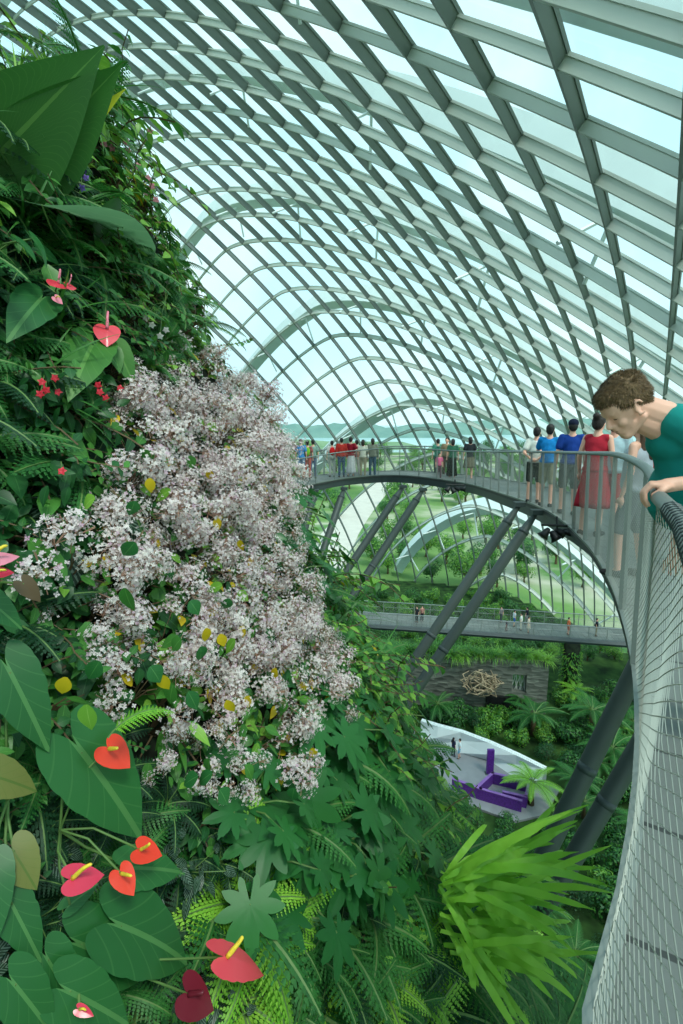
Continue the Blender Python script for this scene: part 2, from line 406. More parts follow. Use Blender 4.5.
nz = N.new('ShaderNodeTexNoise'); nz.inputs['Scale'].default_value = 2.6; nz.inputs['Detail'].default_value = 6; L.new(tc.outputs['Generated'], nz.inputs[0])
c2 = N.new('ShaderNodeValToRGB'); c2.color_ramp.elements[0].position = .46; c2.color_ramp.elements[1].position = .74; L.new(nz.outputs['Fac'], c2.inputs[0])
mx = N.new('ShaderNodeMix'); mx.data_type = 'RGBA'; L.new(c2.outputs[0], mx.inputs[0]); L.new(cr.outputs[0], mx.inputs[6]); mx.inputs[7].default_value = (.9, .98, .97, 1)
L.new(mx.outputs[2], bg.inputs[0]); L.new(bg.outputs[0], o.inputs[0])
sun = bpy.data.objects.new('sun', bpy.data.lights.new('sun', 'SUN')); C.objects.link(sun)
sun.data.energy = 2.6; sun.data.angle = math.radians(12); sun.data.color = (1, .95, .86)
sun.rotation_euler = V((-.45, -.35, -1)).to_track_quat('-Z', 'Y').to_euler()   # placeholder direction, set below
sun.rotation_euler = V((-.35, .55, -1)).to_track_quat('-Z', 'Y').to_euler()

# ================================================================== glass dome: superellipsoid shell carried by two crossing families of rib fins
cx, cy, cz, da, db, dc, dphi, aA, aB, oA, oB, sB, kA, kB, dn = DOME
def dA(i):
    f = lambda i: oA+3*(i-9)+kA*(i-9)**2
    return f(i) if 0 <= i <= 24 else (f(0)+i*(f(1)-f(0)) if i < 0 else f(24)+(i-24)*(f(24)-f(23)))
def dB(j):
    f = lambda j: oB+sB*(j-9)+kB*(j-9)**2
    if 0 <= j <= 24: return f(j)
    return f(0)+j*(f(1)-f(0)) if j < 0 else f(24)+(j-24)*(f(24)-f(23))
sp, cp = math.sin(dphi), math.cos(dphi)
da, db = abs(da), abs(db)
def uw(x, y): X = x-cx; Y = y-cy; return (X*sp+Y*cp)/da, (X*cp-Y*sp)/db
def shell_z(x, y):
    u, w_ = uw(x, y); s = 1-abs(u)**dn-abs(w_)**dn
    return cz+dc*math.copysign(abs(s)**(1/dn), s)
def shell_n(p):
    u, w_ = uw(p.x, p.y); z = (p.z-cz)/dc
    g = lambda a: math.copysign(max(abs(a), .02)**(dn-1), a)
    gu, gw, gz = g(u)/da, g(w_)/db, g(z)/dc
    if z < 0: gz = abs(gz)*.2
    return V((gu*sp+gw*cp, gu*cp-gw*sp, gz)).normalized()
ZB = -38.0
def curve(alpha, d, step=1.2):
    n = V((math.sin(alpha), math.cos(alpha), 0)); t_ = V((math.cos(alpha), -math.sin(alpha), 0)); raw = []
    for k in range(-800, 801):
        s = k*.25; p = n*d+t_*s; z = shell_z(p.x, p.y)
        if z > ZB-12: raw.append(V((p.x, p.y, z)))
    # keep the run above the base
    run = []
    for a, b in zip(raw, raw[1:]):
        if (b-a).to_2d().length > .4: continue
        ia, ib = a.z >= ZB, b.z >= ZB
        if ia and not run: run.append(a)
        if ia != ib:
            c = a.lerp(b, (ZB-a.z)/(b.z-a.z)); run.append(c)
        if ib: run.append(b)
    if len(run) < 4: return []
    out = [run[0]]; acc = 0
    for a, b in zip(run, run[1:]):
        L_ = (b-a).length; k = 0
        while acc+L_ >= step:
            f = (step-acc)/L_; a = a.lerp(b, f); out.append(a.copy()); L_ = (b-a).length; acc = 0; k += 1
            if k > 60: break
        acc += L_
    out.append(run[-1]); return out
TR = [0]
def rib(pts, depth, thick, off0, m, flange=True, name=None):
    TR[0] += 1
    if flange: off0 += depth   # the inner edge follows the fitted shell, the glass lies outside it
    mb = MB(); nn = [shell_n(p) for p in pts]
    def sweep(o0, o1, th):
        st = len(mb.v)
        for i, p in enumerate(pts):
            tg = (pts[min(i+1, len(pts)-1)]-pts[max(i-1, 0)]).normalized(); b = tg.cross(nn[i]).normalized()*th/2
            mb.add([p+nn[i]*o0-b, p+nn[i]*o0+b, p+nn[i]*o1+b, p+nn[i]*o1-b])
        for i in range(len(pts)-1):
            for j in range(4): a = st+i*4+j; b_ = st+i*4+(j+1) % 4; mb.face([a, a+4, b_+4, b_])
        mb.face([st, st+1, st+2, st+3]); e_ = st+(len(pts)-1)*4; mb.face([e_+3, e_+2, e_+1, e_])
    sweep(off0, off0-depth, thick)
    if flange: sweep(off0-depth, off0-depth*1.06, thick*1.8); sweep(off0+.02, off0-depth*.12, thick*2.2)
    o = mb.build('trim_%d' % TR[0], m); tag(o, kind='structure'); return o
for i in range(-3, 34):
    s = (dA(i+1)-dA(i-1))/2; pts = curve(aA, dA(i), 1.0 if i < 14 else 1.8)
    if len(pts) > 3: rib(pts, .105*s, .02*s, 0, M['fin'])
for j in range(-3, 36):
    s = abs(dB(j+1)-dB(j-1))/2; pts = curve(aB, dB(j), 1.0 if j < 14 else 1.8)
    if len(pts) > 3: rib(pts, .12*s, .022*s, -.005, M['fin_shade'])
for i in (1.7, 5.9, 10.3, 14.4, 18.5, 22.6):
    s = (dA(i+1)-dA(i-1))/2; pts = [p for p in curve(aA, dA(i), 1.5)]
    rib(pts, -.5*s, .34*s, .6*s, M['arch'], False)
    TR[0] += 1; st_ = MB()
    for k in range(4, len(pts)-4, 7):
        p = pts[k]; n_ = shell_n(p); tg = (pts[k+1]-pts[k]).normalized(); bb = tg.cross(n_)
        for sg in (-1, 1): st_.tube([p+bb*sg*.5*s, p+n_*.6*s], .025*s, 5)
    if st_.v: tag(st_.build('trim_%d' % TR[0], M['arch']), kind='structure')
g = MB(); NT = 120; RR = [k/30 for k in range(0, 31)]
for k_ in RR:
    for a in range(NT):
        th = 2*PI*a/NT; c_, s_ = math.cos(th), math.sin(th)
        u = math.copysign((k_*c_*c_)**(1/dn), c_)*da; w_ = math.copysign((k_*s_*s_)**(1/dn), s_)*db
        x = u*sp+w_*cp+cx; y = u*cp-w_*sp+cy; z = max(ZB, shell_z(x, y)); q_ = V((x, y, z)); q_ += shell_n(q_)*.2; g.v.append(tuple(q_))
for r in range(len(RR)-1):
    for a in range(NT):
        p, q = r*NT+a, r*NT+(a+1) % NT
        if g.v[p][2] <= ZB+.25 and g.v[p+NT][2] <= ZB+.25: continue
        g.face([p, p+NT, q+NT, q])
tag(g.build('ceiling', M['glass'], smooth=True), kind='structure')

# ================================================================== ground inside and the country outside
gm = MB(); n0 = gm.add([(-2500, -600, -38.05), (2500, -600, -38.05), (2500, 640, -38.05), (-2500, 640, -38.05)]); gm.face([n0, n0+1, n0+2, n0+3])
tag(gm.build('outdoor_lawn', flatramp('lawn', [G(74, 112, 62), G(112, 146, 82), G(188, 186, 166), G(96, 136, 78)], .02, pos=[.3, .45, .56, .62])), kind='structure')
gm = MB(); n0 = gm.add([(-4500, 630, -38.3), (4500, 630, -38.3), (4500, 5500, -38.3), (-4500, 5500, -38.3)]); gm.face([n0, n0+1, n0+2, n0+3])
tag(gm.build('sea', flatramp('sea_water', [G(150, 186, 190), G(178, 206, 204)], .01, rough=.3)), kind='structure')
def hill(x0, x1, y, h, m):
    mb = MB(); n = 60
    for k in range(n+1):
        x = x0+(x1-x0)*k/n; hh = h*(math.sin(PI*k/n)**.6)*(.6+.5*noise.noise(V((x*.004, y, 0)))+.15*noise.noise(V((x*.03, y, 3))))
        mb.add([(x, y-60, -38.5), (x, y, -38.5+max(2, hh)), (x, y+260, -38.5)])
    for k in range(n):
        for c in range(2): a = k*3+c; mb.face([a, a+1, a+4, a+3])
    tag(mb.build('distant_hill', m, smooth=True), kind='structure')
hm = flatramp('hazed_far_forest', [G(104, 140, 134), G(128, 160, 150)], .02)  # aerial haze is put into these pale blue-green hill colours
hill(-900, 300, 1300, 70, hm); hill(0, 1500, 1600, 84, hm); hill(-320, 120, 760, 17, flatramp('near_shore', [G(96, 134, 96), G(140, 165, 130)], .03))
gf = MB()
for k in range(64): gf.v.append((cx+math.cos(2*PI*k/64)*110, cy+math.sin(2*PI*k/64)*110, -25.5))
NG = 75
gi = MB()
for a in range(NG+1):
    for b in range(NG+1):
        x = -50+a*130/NG; y = -8+b*140/NG
        gi.v.append((x, y, -25.4+.3*(noise.noise(V((x*.15, y*.15, 0)))+.3)*1.0 if not (4 < x < 20 and 27 < y < 41) else -25.52))
gi.v = [(x, y, z-12.6*min(1, max(0, (y-52)/6))+(.35 if y > 56 else 0)) for x, y, z in gi.v]
for a in range(NG):
    for b in range(NG):
        p = a*(NG+1)+b
        if all(shell_z(*gi.v[q][:2]) > -39 for q in (p, p+NG+2)): gi.face([p, p+NG+1, p+NG+2, p+1])
tag(gi.build('floor', flatramp('garden_soil', [G(24, 44, 20), G(44, 74, 32), G(66, 98, 44)], .8), smooth=True), kind='structure')

# ================================================================== the planted mountain
LOBES = [(-5.5, 3.5, -.28), (-9.0, 18.0, -.3)]
def Rz(z):
    z = min(z, 6.5)
    return 5-.385*z if z > 0 else (5-.46*z if z > -6 else 7.76+(-6-z)*.14)
def topz(x, y): return .22+.51*min(max(y, 0), 9)
def inside(p):
    for (lx, ly, dr) in LOBES:
        lim = topz(p.x, p.y) if ly < 10 else .5
        if p.z < lim and math.hypot(p.x-lx, p.y-ly) < Rz(p.z)+dr: return (lx, ly)
    return None
def mnormal(p, c=(-5.5, 3.5)):
    d = V((p.x-c[0], p.y-c[1], 0)).normalized()
    k = .385 if p.z > 0 else (.46 if p.z > -6 else .14)
    return (d+V((0, 0, k))).normalized()
def hit(px, py, tmax=16):
    r = ray(px, py); t_ = .4
    while t_ < tmax:
        c = inside(r*t_)
        if c:
            a, b = t_-.03, t_
            for _ in range(8):
                m_ = (a+b)/2
                if inside(r*m_): b = m_
                else: a = m_
            return r*b, c
        t_ += .03
    return None
mm = MB()
for (lx, ly, dr) in LOBES:
    NTH, NZ = 120, 60; st = len(mm.v)
    for a in range(NTH):
        th = 2*PI*a/NTH; zt = 1.5
        for _ in range(12):
            R_ = Rz(zt)+dr; zt = topz(lx+R_*math.cos(th), ly+R_*math.sin(th)) if ly < 10 else .5
        for b in range(NZ+1):
            z = -25.6+(zt+25.6)*(b/NZ)**.6; R_ = Rz(z)+dr-.1+.14*noise.noise(V((math.cos(th)*5, math.sin(th)*5, z*1.3)))
            mm.v.append((lx+R_*math.cos(th), ly+R_*math.sin(th), z))
    for a in range(NTH):
        for b in range(NZ):
            p, q = st+a*(NZ+1)+b, st+((a+1) % NTH)*(NZ+1)+b; mm.face([p, q, q+1, p+1])
    c_ = mm.add([(lx, ly, (topz(lx, ly) if ly < 10 else .5))])
    for a in range(NTH):
        p, q = st+a*(NZ+1)+NZ, st+((a+1) % NTH)*(NZ+1)+NZ; mm.face([p, q, c_])
tag(mm.build('planted_mountain', M['soil'], smooth=True), kind='structure')

# ---- plant prototypes (mesh data shared by all copies)
PR = {
 'glossy_shrub': [p_shrub(26, (.07, .12), .19, ('leaf_dark', 'leaf_dark', 'leaf_mid')) for _ in range(3)],
 'leafy_shrub': [p_shrub(34, (.05, .085), .17, ('leaf_mid', 'leaf_mid', 'leaf_light')) for _ in range(3)],
 'bright_shrub': [p_shrub(34, (.05, .09), .19, ('leaf_light', 'leaf_mid', 'leaf_yellow', 'leaf_light')) for _ in range(3)],
 'creeping_vine': [p_creeper(6, 18, .042, .34, ('leaf_dark', 'leaf_mid')) for _ in range(3)],
 'trailing_vine': [p_creeper(6, 18, .05, .42, ('leaf_light', 'leaf_mid')) for _ in range(2)],
 'lacy_fern': [p_fern(9, .34) for _ in range(3)],
 'dark_fern': [p_fern(9, .3, 'fern_dark', .4, 16) for _ in range(2)],
 'bright_fern': [p_fern(10, .36, 'fern_light', .4, 18) for _ in range(2)],
 'grass_tuft': [p_grass(36, .38, .013) for _ in range(2)],
 'heart_leaf_plant': [p_heart() for _ in range(3)],
 'star_leaf_plant': [p_star() for _ in range(3)],
 'striped_begonia': [p_begonia() for _ in range(3)],
 'bronze_shrub': [p_shrub(24, (.05, .09), .16, ('leaf_bronze', 'leaf_dark', 'leaf_mid')) for _ in range(2)],
}
CLU = [blossom_cluster(rnd(85, 115).__int__()) for _ in range(4)]; STK = [cluster_stalks() for _ in range(2)]
BL = [p_shrub(12, (.05, .08), .17, ('leaf_dark', 'leaf_mid', 'leaf_light', 'leaf_mid', 'leaf_yellow'), .62)[0][1] for _ in range(4)]
BS = [p_shrub(12, (.05, .08), .17, ('leaf_dark',))[1][1] for _ in range(1)]
LOOK = {'glossy_shrub': ('shrub', 'dark green glossy-leaved shrub'), 'leafy_shrub': ('shrub', 'small mid-green leafy shrub'),
 'bright_shrub': ('shrub', 'lime and yellow-green leafy shrub'), 'creeping_vine': ('vine', 'dark green small-leaved creeping vine'),
 'trailing_vine': ('vine', 'light green trailing vine'), 'lacy_fern': ('fern', 'mid-green lacy fern'), 'dark_fern': ('fern', 'blackish green fine-cut fern'),
 'bright_fern': ('fern', 'bright yellow-green fern'), 'grass_tuft': ('grass', 'tuft of narrow arching green blades'),
 'heart_leaf_plant': ('plant', 'plant with broad heart-shaped green leaves'), 'star_leaf_plant': ('plant', 'plant with large star-shaped toothed green leaves'),
 'striped_begonia': ('begonia', 'begonia with dark silver-striped leaves'), 'bronze_shrub': ('shrub', 'bronze-tinged leafy shrub')}
POLY = [(104, 402), (150, 372), (209, 368), (228, 380), (248, 440), (278, 480), (284, 560), (274, 600), (306, 640), (325, 705), (296, 735), (300, 790), (258, 800), (205, 815), (160, 775), (106, 712), (36, 722), (34, 690), (72, 660), (48, 590), (68, 555), (94, 545), (84, 500), (104, 470), (80, 440)]
def inpoly(x, y, P=POLY):
    c = False
    for i in range(len(P)):
        (x1, y1), (x2, y2) = P[i], P[i-1]
        if (y1 > y) != (y2 > y) and x < (x2-x1)*(y-y1)/(y2-y1)+x1: c = not c
    return c
def pick(x, y):
    """kind of planting by where on the slope the spot lies, and the words for that place"""
    c = random.choices
    if inpoly(x, y):
        if y > 545 and rs.random() < .14: return rs.choice(['glossy_shrub', 'leafy_shrub']), 'within the pale flowering mass'
        return 'blossom', 'x'
    if y < 260:
        if x > 95: return c(['leafy_shrub', 'bright_shrub', 'trailing_vine', 'bronze_shrub'], [4, 1, 2, 1])[0], 'on the upper slope edge by the roof'
        return c(['leafy_shrub', 'lacy_fern', 'grass_tuft', 'creeping_vine', 'dark_fern'], [3, 2, 2, 2, 2])[0], 'near the huge paddle leaf'
    if y < 420 and x > 120: return c(['leafy_shrub', 'bronze_shrub', 'trailing_vine', 'lacy_fern'], [4, 2, 2, 1])[0], 'on the slope just above the pale blossoms'
    if y < 480: return c(['glossy_shrub', 'creeping_vine', 'lacy_fern', 'dark_fern', 'heart_leaf_plant', 'grass_tuft'], [3, 3, 2, 3, .7, .6])[0], 'on the dark upper slope'
    if x < 130 and y < 740: return c(['glossy_shrub', 'creeping_vine', 'dark_fern', 'striped_begonia'], [4, 4, 2, .5])[0], 'in the shade left of the pale blossoms'
    if x < 230 and y >= 740: return c(['glossy_shrub', 'striped_begonia', 'dark_fern', 'lacy_fern', 'creeping_vine'], [2, 3, 2, 2, 1])[0], 'among the waxy red flowers'
    if x > 300 and y < 720: return c(['trailing_vine', 'bright_shrub', 'grass_tuft', 'lacy_fern', 'leafy_shrub'], [3, 1.3, 3, 1, 2])[0], 'right of the pale blossoms'
    if x < 415 and y < 905: return c(['star_leaf_plant', 'lacy_fern', 'leafy_shrub', 'trailing_vine'], [6, 2, 1, 1])[0], 'below the pale blossoms'
    if x > 385 and y < 860: return c(['bright_fern', 'trailing_vine', 'lacy_fern', 'leafy_shrub'], [4, 3, 3, 1])[0], 'on the ferny shoulder near the columns'
    return c(['lacy_fern', 'bright_fern', 'dark_fern', 'leafy_shrub'], [6, 1.5, 1, .7])[0], 'in the fern bank at the bottom'
rs = random.Random(11); pts = []
def clear(px, py):     # kept open for the named flowers and leaves modelled one by one
    if 445 < px < 600 and 850 < py < 1010: return rs.random() < .8
    return False
def place(tries, k, lift, rmin=.17, only=None, scl=1.0):
    loc = []
    for _ in range(tries):
        px, py = rs.uniform(-110, 690), rs.uniform(20, 1120)
        if py < 90 and px > 110: continue
        h = hit(px, py, 13)
        if not h or h[1][1] > 10: continue
        p = h[0]; r = max(rmin, k*p.length)
        if any((p-q).length < (r+s_)/2 for q, s_ in loc): continue
        # jitter-free acceptance
        kind, where = pick(px, py)
        if only and kind not in only: continue
        loc.append((p, r))
        if clear(px, py): continue
        n_ = mnormal(p); up = (n_*.8+V((0, 0, .55))).normalized()
        if kind != 'blossom' and up.z > .99: up = V((.1, -.1, 1)).normalized()
        cat, look = (None, None) if kind == 'blossom' else LOOK[kind]
        sc = r/.18*rs.uniform(.85, 1.15)*scl*(.62 if (px < 225 and py > 730) else 1)*(.88 if kind == 'blossom' else 1)*(.72 if py < 420 and px > 110 else 1)*(.78 if px > 375 and 620 < py < 860 else 1)*(1.15 if kind=='lacy_fern' and r > .3 else 1)
        if kind == 'blossom':
            tt = thing('blossom_shrub', p+n_*.04, 'shrub smothered in tiny pale pink-white blossoms, one in the big flowering mass', 'flowering shrub', 'pale blossom shrubs in the flowering mass', basis_from(up, rs.uniform(0, 6)), sc)
            link('leaves', rs.choice(BL), tt); link('stems', BS[0], tt)
            for q in range(6):
                az = rs.uniform(0, 2*PI); el = rs.uniform(.15, 1.5); d = V((math.cos(az)*math.cos(el), math.sin(az)*math.cos(el), math.sin(el)))
                f = link('flower_cluster', rs.choice(CLU), tt); f.matrix_local = Matrix.Translation(d*rs.uniform(.12, .2)) @ basis_from(d, rs.uniform(0, 6)).to_4x4() @ Matrix.Scale(rs.uniform(.8, 1.2), 4)
                link('flower_stalks', rs.choice(STK), f)
        else:
            spawn(kind, rs.choice(PR[kind]), p-n_*(.02-lift), basis_from(up, rs.uniform(0, 6)), sc, look+' '+where, cat, (look+' '+where)[:90])
    return len(loc)
print('scatter', place(9000, .05, 0.0, .125, scl=1.35))
print('under', place(5000, .07, -.06, .2, only=('glossy_shrub','creeping_vine','dark_fern','leafy_shrub','lacy_fern','striped_begonia','trailing_vine'), scl=1.2))
bpy.context.view_layer.update(); print("upd ok")
# ================================================================== plants modelled one by one (nearest the viewer)
def hp(px, py, off=0, D=None):
    r = ray(px, py)
    if D: return r*(D-off)
    h = hit(px, py, 16)
    p = h[0] if h else r*3.2
    return p-r.normalized()*(off+.13)
class Plant:
    def __init__(s, name, px, py, label, cat, off=0, D=None, group=None):
        s.root = hp(px, py, off, D); s.t = thing(name, s.root, label, cat, group)
    def frame(s, b, tp, face=.4, tilt=0):
        y = (tp-b).normalized(); mid = (b+tp)/2
        z = (-mid.normalized()+V((0, 0, face))+V((tilt, 0, 0))); z = (z-y*z.dot(y)).normalized(); x = y.cross(z)
        return Matrix((x, y, z)).transposed()
    def leaf(s, b, tp, w=.62, shape='heart', m='leaf_anth', ob=.08, ot=.12, D=None, face=.4, tilt=0, name='leaf', label=None, droop=.2, fold=.12, parent=None, stalk=True, wave=0):
        B = hp(*b, ob, D); T = hp(*tp, ot, D); R = s.frame(B, T, face, tilt); L = (T-B).length; mb = MB(); o = B-s.root
        if shape == 'heart': fan_leaf(mb, o, R, L, heart(w*.88), droop, fold, 60, 5)
        elif shape == 'round': fan_leaf(mb, o, R, L, roundleaf, droop, fold, 36, 3)
        elif shape == 'star': fan_leaf(mb, o, R, L*1.45, star(), droop, .02, 120, 3)
        else: strip_leaf(mb, o, R, L, L*w, {'lance': lance, 'ovate': ovate, 'strap': strap}[shape], droop, fold, 16, wave=wave)
        ob_ = mb.build(name, M[m], s.t, True)
        if label: ob_['label'] = label
        if stalk:
            st = MB(); a = V((0, 0, 0)); st.tube([a, a.lerp(o, .5)+V((0, 0, .03))-R.col[2]*.05, o], [.004, .0035, .003], 6)
            st.build('leaf_stalk', M['stem'], s.t, True)
        return ob_
    def spathe(s, b, tp, m, w=.78, spx=None, ob=.16, ot=.2, D=None, face=.5, tilt=0, label=None, cup=.5, spm='spadix', sl=.75):
        B = hp(*b, ob, D); T = hp(*tp, ot, D); B = B.lerp(T, .2); R = s.frame(B, T, face, tilt); L = (T-B).length; mb = MB(); o = B-s.root
        fan_leaf(mb, o, R, L, heart(w), .25, -.18, 60, 5, cup=cup*.35)
        sp_ = mb.build('spathe', M[m], s.t, True)
        if label: sp_['label'] = label
        e = hp(*spx, ot+.04, D)-s.root if spx else o+R@V((0, L*sl*.6, L*.45))
        sb = MB(); k = 9; pts = [o.lerp(e, i/k)+R.col[2]*.012*math.sin(i/k*PI) for i in range(k+1)]
        r0 = min(L*.075, .0075); sb.tube(pts, [r0*(1-.35*i/k) for i in range(k)]+[r0*.25], 10)
        q = sb.build('spadix', M[spm], sp_, True)
        st = MB(); a = V((0, 0, 0)); st.tube([a, a.lerp(o, .5)+V((0, 0, .04))-R.col[2]*.05, o], .003, 6); st.build('flower_stalk', M['stem'], s.t, True)
        return sp_

# --- flamingo flowers, lower left
P = Plant('flamingo_flower_plant', 60, 830, 'flamingo flower plant with the biggest dark green heart leaf, crimson bloom and orange-red blooms', 'flamingo flower')
P.leaf((82, 752), (152, 842), .66, face=.7, label='largest leaf with pale veins')
P.leaf((132, 868), (190, 868), .6, ob=.05, ot=.08)
P.leaf((70, 905), (100, 880), .6, ob=.04, ot=.05)
P.spathe((64, 880), (106, 872), 'sp_crimson', .95, (92, 864), face=1.2, label='crimson-pink glossy bloom', cup=.3)
P.spathe((135, 848), (162, 856), 'sp_red', .95, (150, 843), face=.2, label='orange-red small bloom', cup=.8)
P.spathe((118, 868), (134, 896), 'sp_red', .9, (132, 876), face=.2, label='orange-red small bloom', cup=.7)
P.spathe((104, 744), (130, 768), 'sp_red', 1.0, (118, 748), face=.2, label='orange-red bloom above the largest leaf', cup=.8)
P = Plant('flamingo_flower_plant', 80, 960, 'flamingo flower plant in the bottom corner with one coral pink and one maroon bloom', 'flamingo flower')
P.leaf((122, 926), (203, 958), .72, face=.9)
P.leaf((82, 945), (158, 975), .7, face=.6, ob=.05, ot=.07)
P.leaf((48, 960), (78, 1012), .75, ob=.08, ot=.1)
P.leaf((70, 992), (140, 1026), .6, ob=.12, ot=.16)
P.leaf((15, 985), (60, 1040), .65, ob=.12, ot=.15)
P.spathe((214, 955), (275, 964), 'sp_coral', .46, (243, 936), face=1.8, label='coral pink bloom with yellow spike', cup=.1, ob=.22, ot=.26)
P.spathe((206, 952), (226, 962), 'sp_coral', .9, (214, 953), face=1.8, ob=.22, ot=.23, cup=.1) if False else None
P.spathe((182, 990), (216, 1010), 'sp_maroon', .95, (204, 993), face=1.0, label='dark maroon bloom', cup=.5, spm='sp_maroon')
P.spathe((76, 1008), (94, 1016), 'sp_crimson', .6, None, label='small crimson bud', face=.5)
P = Plant('flamingo_flower_plant', 8, 800, 'flamingo flower plant cut by the left edge, with bronze-green and olive heart leaves', 'flamingo flower')
P.leaf((10, 672), (52, 752), .6, face=.6)
P.leaf((14, 852), (38, 890), .95, m='leaf_olive', label='bronze-green heart leaf')
P.leaf((12, 905), (44, 965), .6)
P.leaf((-10, 775), (42, 790), .8, m='leaf_olive', shape='heart', ob=.12, ot=.14, label='olive leaf')
P.leaf((-8, 870), (-2, 940), .7)
P = Plant('flamingo_flower_plant', -6, 600, 'flamingo flower plant at the left edge with one pink and red bloom', 'flamingo flower')
P.spathe((-16, 560), (21, 552), 'sp_pink', .75, None, face=1.2, label='pink bloom', ob=.3, ot=.32, cup=.1)
P.spathe((-14, 572), (16, 572), 'sp_crimson', .62, None, face=.2, label='red lower bloom', ob=.29, ot=.31, cup=.1)
P.leaf((-12, 600), (24, 628), .7, face=.5, ob=.15, ot=.18)
P.leaf((24, 584), (42, 602), .8, m='leaf_bronze', shape='heart', ob=.2, ot=.2, label='pinkish bronze leaf')
P = Plant('flamingo_flower_plant', 104, 350, 'flamingo flower plant high on the slope with one coral heart bloom', 'flamingo flower')
P.spathe((107, 325), (107, 344), 'sp_coral', 1.15, (108, 311), face=.1, label='coral heart bloom', ob=.2, ot=.2, cup=.2, spm='sp_pink')
P.leaf((92, 345), (70, 388), .6, m='leaf_mid', ob=.1, ot=.14)
P.leaf((118, 350), (134, 382), .7, m='leaf_mid', ob=.1, ot=.14)
P = Plant('flamingo_flower_plant', 60, 300, 'flamingo flower plant with two pink blooms near the top left', 'flamingo flower')
P.spathe((60, 283), (50, 284), 'sp_coral', 1.1, (60, 269), face=.8, ob=.2, ot=.22, spm='sp_pink')
P.spathe((66, 285), (77, 288), 'sp_coral', 1.0, (71, 274), face=.8, ob=.2, ot=.22, spm='sp_pink')
P.spathe((54, 296), (63, 304), 'sp_pink', 1.0, None, face=.8, ob=.2, ot=.22)
P.leaf((40, 300), (10, 330), .6, m='leaf_anth')
for x, y, s_, w_ in ((18, 92, .8, 'leftmost of the pair at the top corner'), (48, 78, .7, 'right one of the pair at the top corner')):
    spawn('grass_tuft', p_grass(44, .4, .012, 'leaf_light'), hp(x, y, -.1), basis_from(V((.2, -.3, 1)), x), s_, 'pale grassy tuft on the slope, '+w_, 'grass')
# --- paddle leaves at the top left
P = Plant('paddle_leaf_plant', -30, 210, 'huge paddle-leaved plant at the top left corner with dark green and one yellowing leaf', 'banana plant', D=2.3)
P.leaf((-50, 205), (108, 42), .46, 'lance', 'banana', .35, .4, 2.3, face=0, tilt=0, droop=.12, fold=.12)
P.leaf((0, 190), (124, 64), .44, 'lance', 'banana', .3, .35, 2.35, face=.1, tilt=.5, droop=.05, fold=.3)
P.leaf((50, 160), (126, 86), .18, 'lance', 'banana_yellow', .25, .3, 2.4, face=.2, droop=.1, fold=.3, label='yellowing narrow leaf')
P.leaf((-30, 190), (50, 160), .3, 'lance', 'banana', 0, .15, 2.25, droop=.3, fold=.3)
P.leaf((-30, 255), (34, 236), .22, 'lance', 'banana', 0, .1, 2.2, droop=.2, fold=.25)
P = Plant('pale_leaf_plant', 60, 240, 'pale grey-green broad leaf arching over the upper slope', 'leaf plant')
P.leaf((42, 205), (155, 222), .3, 'lance', 'pale_leaf', .3, .32, None, face=1.6, droop=.25, fold=.1, wave=.05)
P.leaf((95, 215), (128, 240), .9, 'ovate', 'banana', .22, .2, None, face=.1, droop=.3)
# --- one bright fern frond over the orange bloom, leafy stems
P = Plant('drooping_fern', 112, 770, 'single light green fern frond drooping over an orange-red bloom', 'fern')
mbf = MB(); st = MB()
B = hp(108, 738, .28)-P.root; T = hp(162, 748, .34)-P.root; d = T-B
frond(mbf, B, math.atan2(d.y, d.x), d.length*1.2, .9, 1.6, 18, .5, True, 0, st, 7)
mbf.build('frond', M['fern_light'], P.t); st.build('stem', M['stem'], P.t)
# --- star-leaved plants
k = 0
for (bx, by, tx, ty) in ((305, 800, 318, 840), (350, 815, 352, 860), (385, 765, 398, 790), (335, 870, 330, 895), (375, 850, 388, 885), (268, 838, 262, 872), (250, 905, 252, 950), (310, 850, 290, 862), (405, 905, 408, 922), (285, 815, 270, 826)):
    if k % 5 == 0: P = Plant('star_leaf_plant', bx, by+20, 'plant with large star-shaped dark green leaves '+('right under the pale blossoms' if k == 0 else 'lower down beside the fern bank'), 'plant')
    P.leaf((bx, by), (tx, ty), shape='star', m='leaf_star', ob=.1, ot=.12, droop=.3, face=.5); k += 1
# --- bird's nest fern with long wavy light green straps
P = Plant('strap_fern', 455, 905, 'big light green fern with long wavy strap fronds fanning to the right', 'fern')
random.seed(5)
for i in range(98):
    a = random.uniform(-.55, 1.75) if i > 6 else random.uniform(1.2, 2.1)   # angle in the fan: up .. right .. down
    L = random.uniform(90, 165)*(1 if a < 1.1 else .8)
    ang = math.radians(80)-(a-(-.55))/2.3*math.radians(150) if False else None
    th = math.radians(random.uniform(-72, 48) if i > 8 else random.uniform(40, 75)); by_ = random.uniform(-30, 70) if th < .3 else random.uniform(-20, 20)
    b = (452+random.uniform(-14, 26), 892+by_)
    tp_ = (min(592, b[0]+L*math.cos(th)*.9), b[1]-L*math.sin(th)*(.7 if th > 0 else .75))
    if tp_[0] > 560 and tp_[1] > 990: continue
    D0 = 2.7+random.uniform(-.25, .3); lb = MB(); B_ = ray(*b)*D0; T_ = ray(*tp_)*(D0+random.uniform(-.45, .05))
    R_ = P.frame(B_, T_, .5, random.uniform(-.5, .5))
    strip_leaf(lb, B_-P.root, R_, (T_-B_).length*1.08, random.uniform(.03, .046), strap, random.uniform(.5, 1.2), .12, 22, wave=.32, wf=random.uniform(20, 30), curl=random.uniform(-.12, .12))
    lb.build('frond', M['fern_light'], P.t, True)
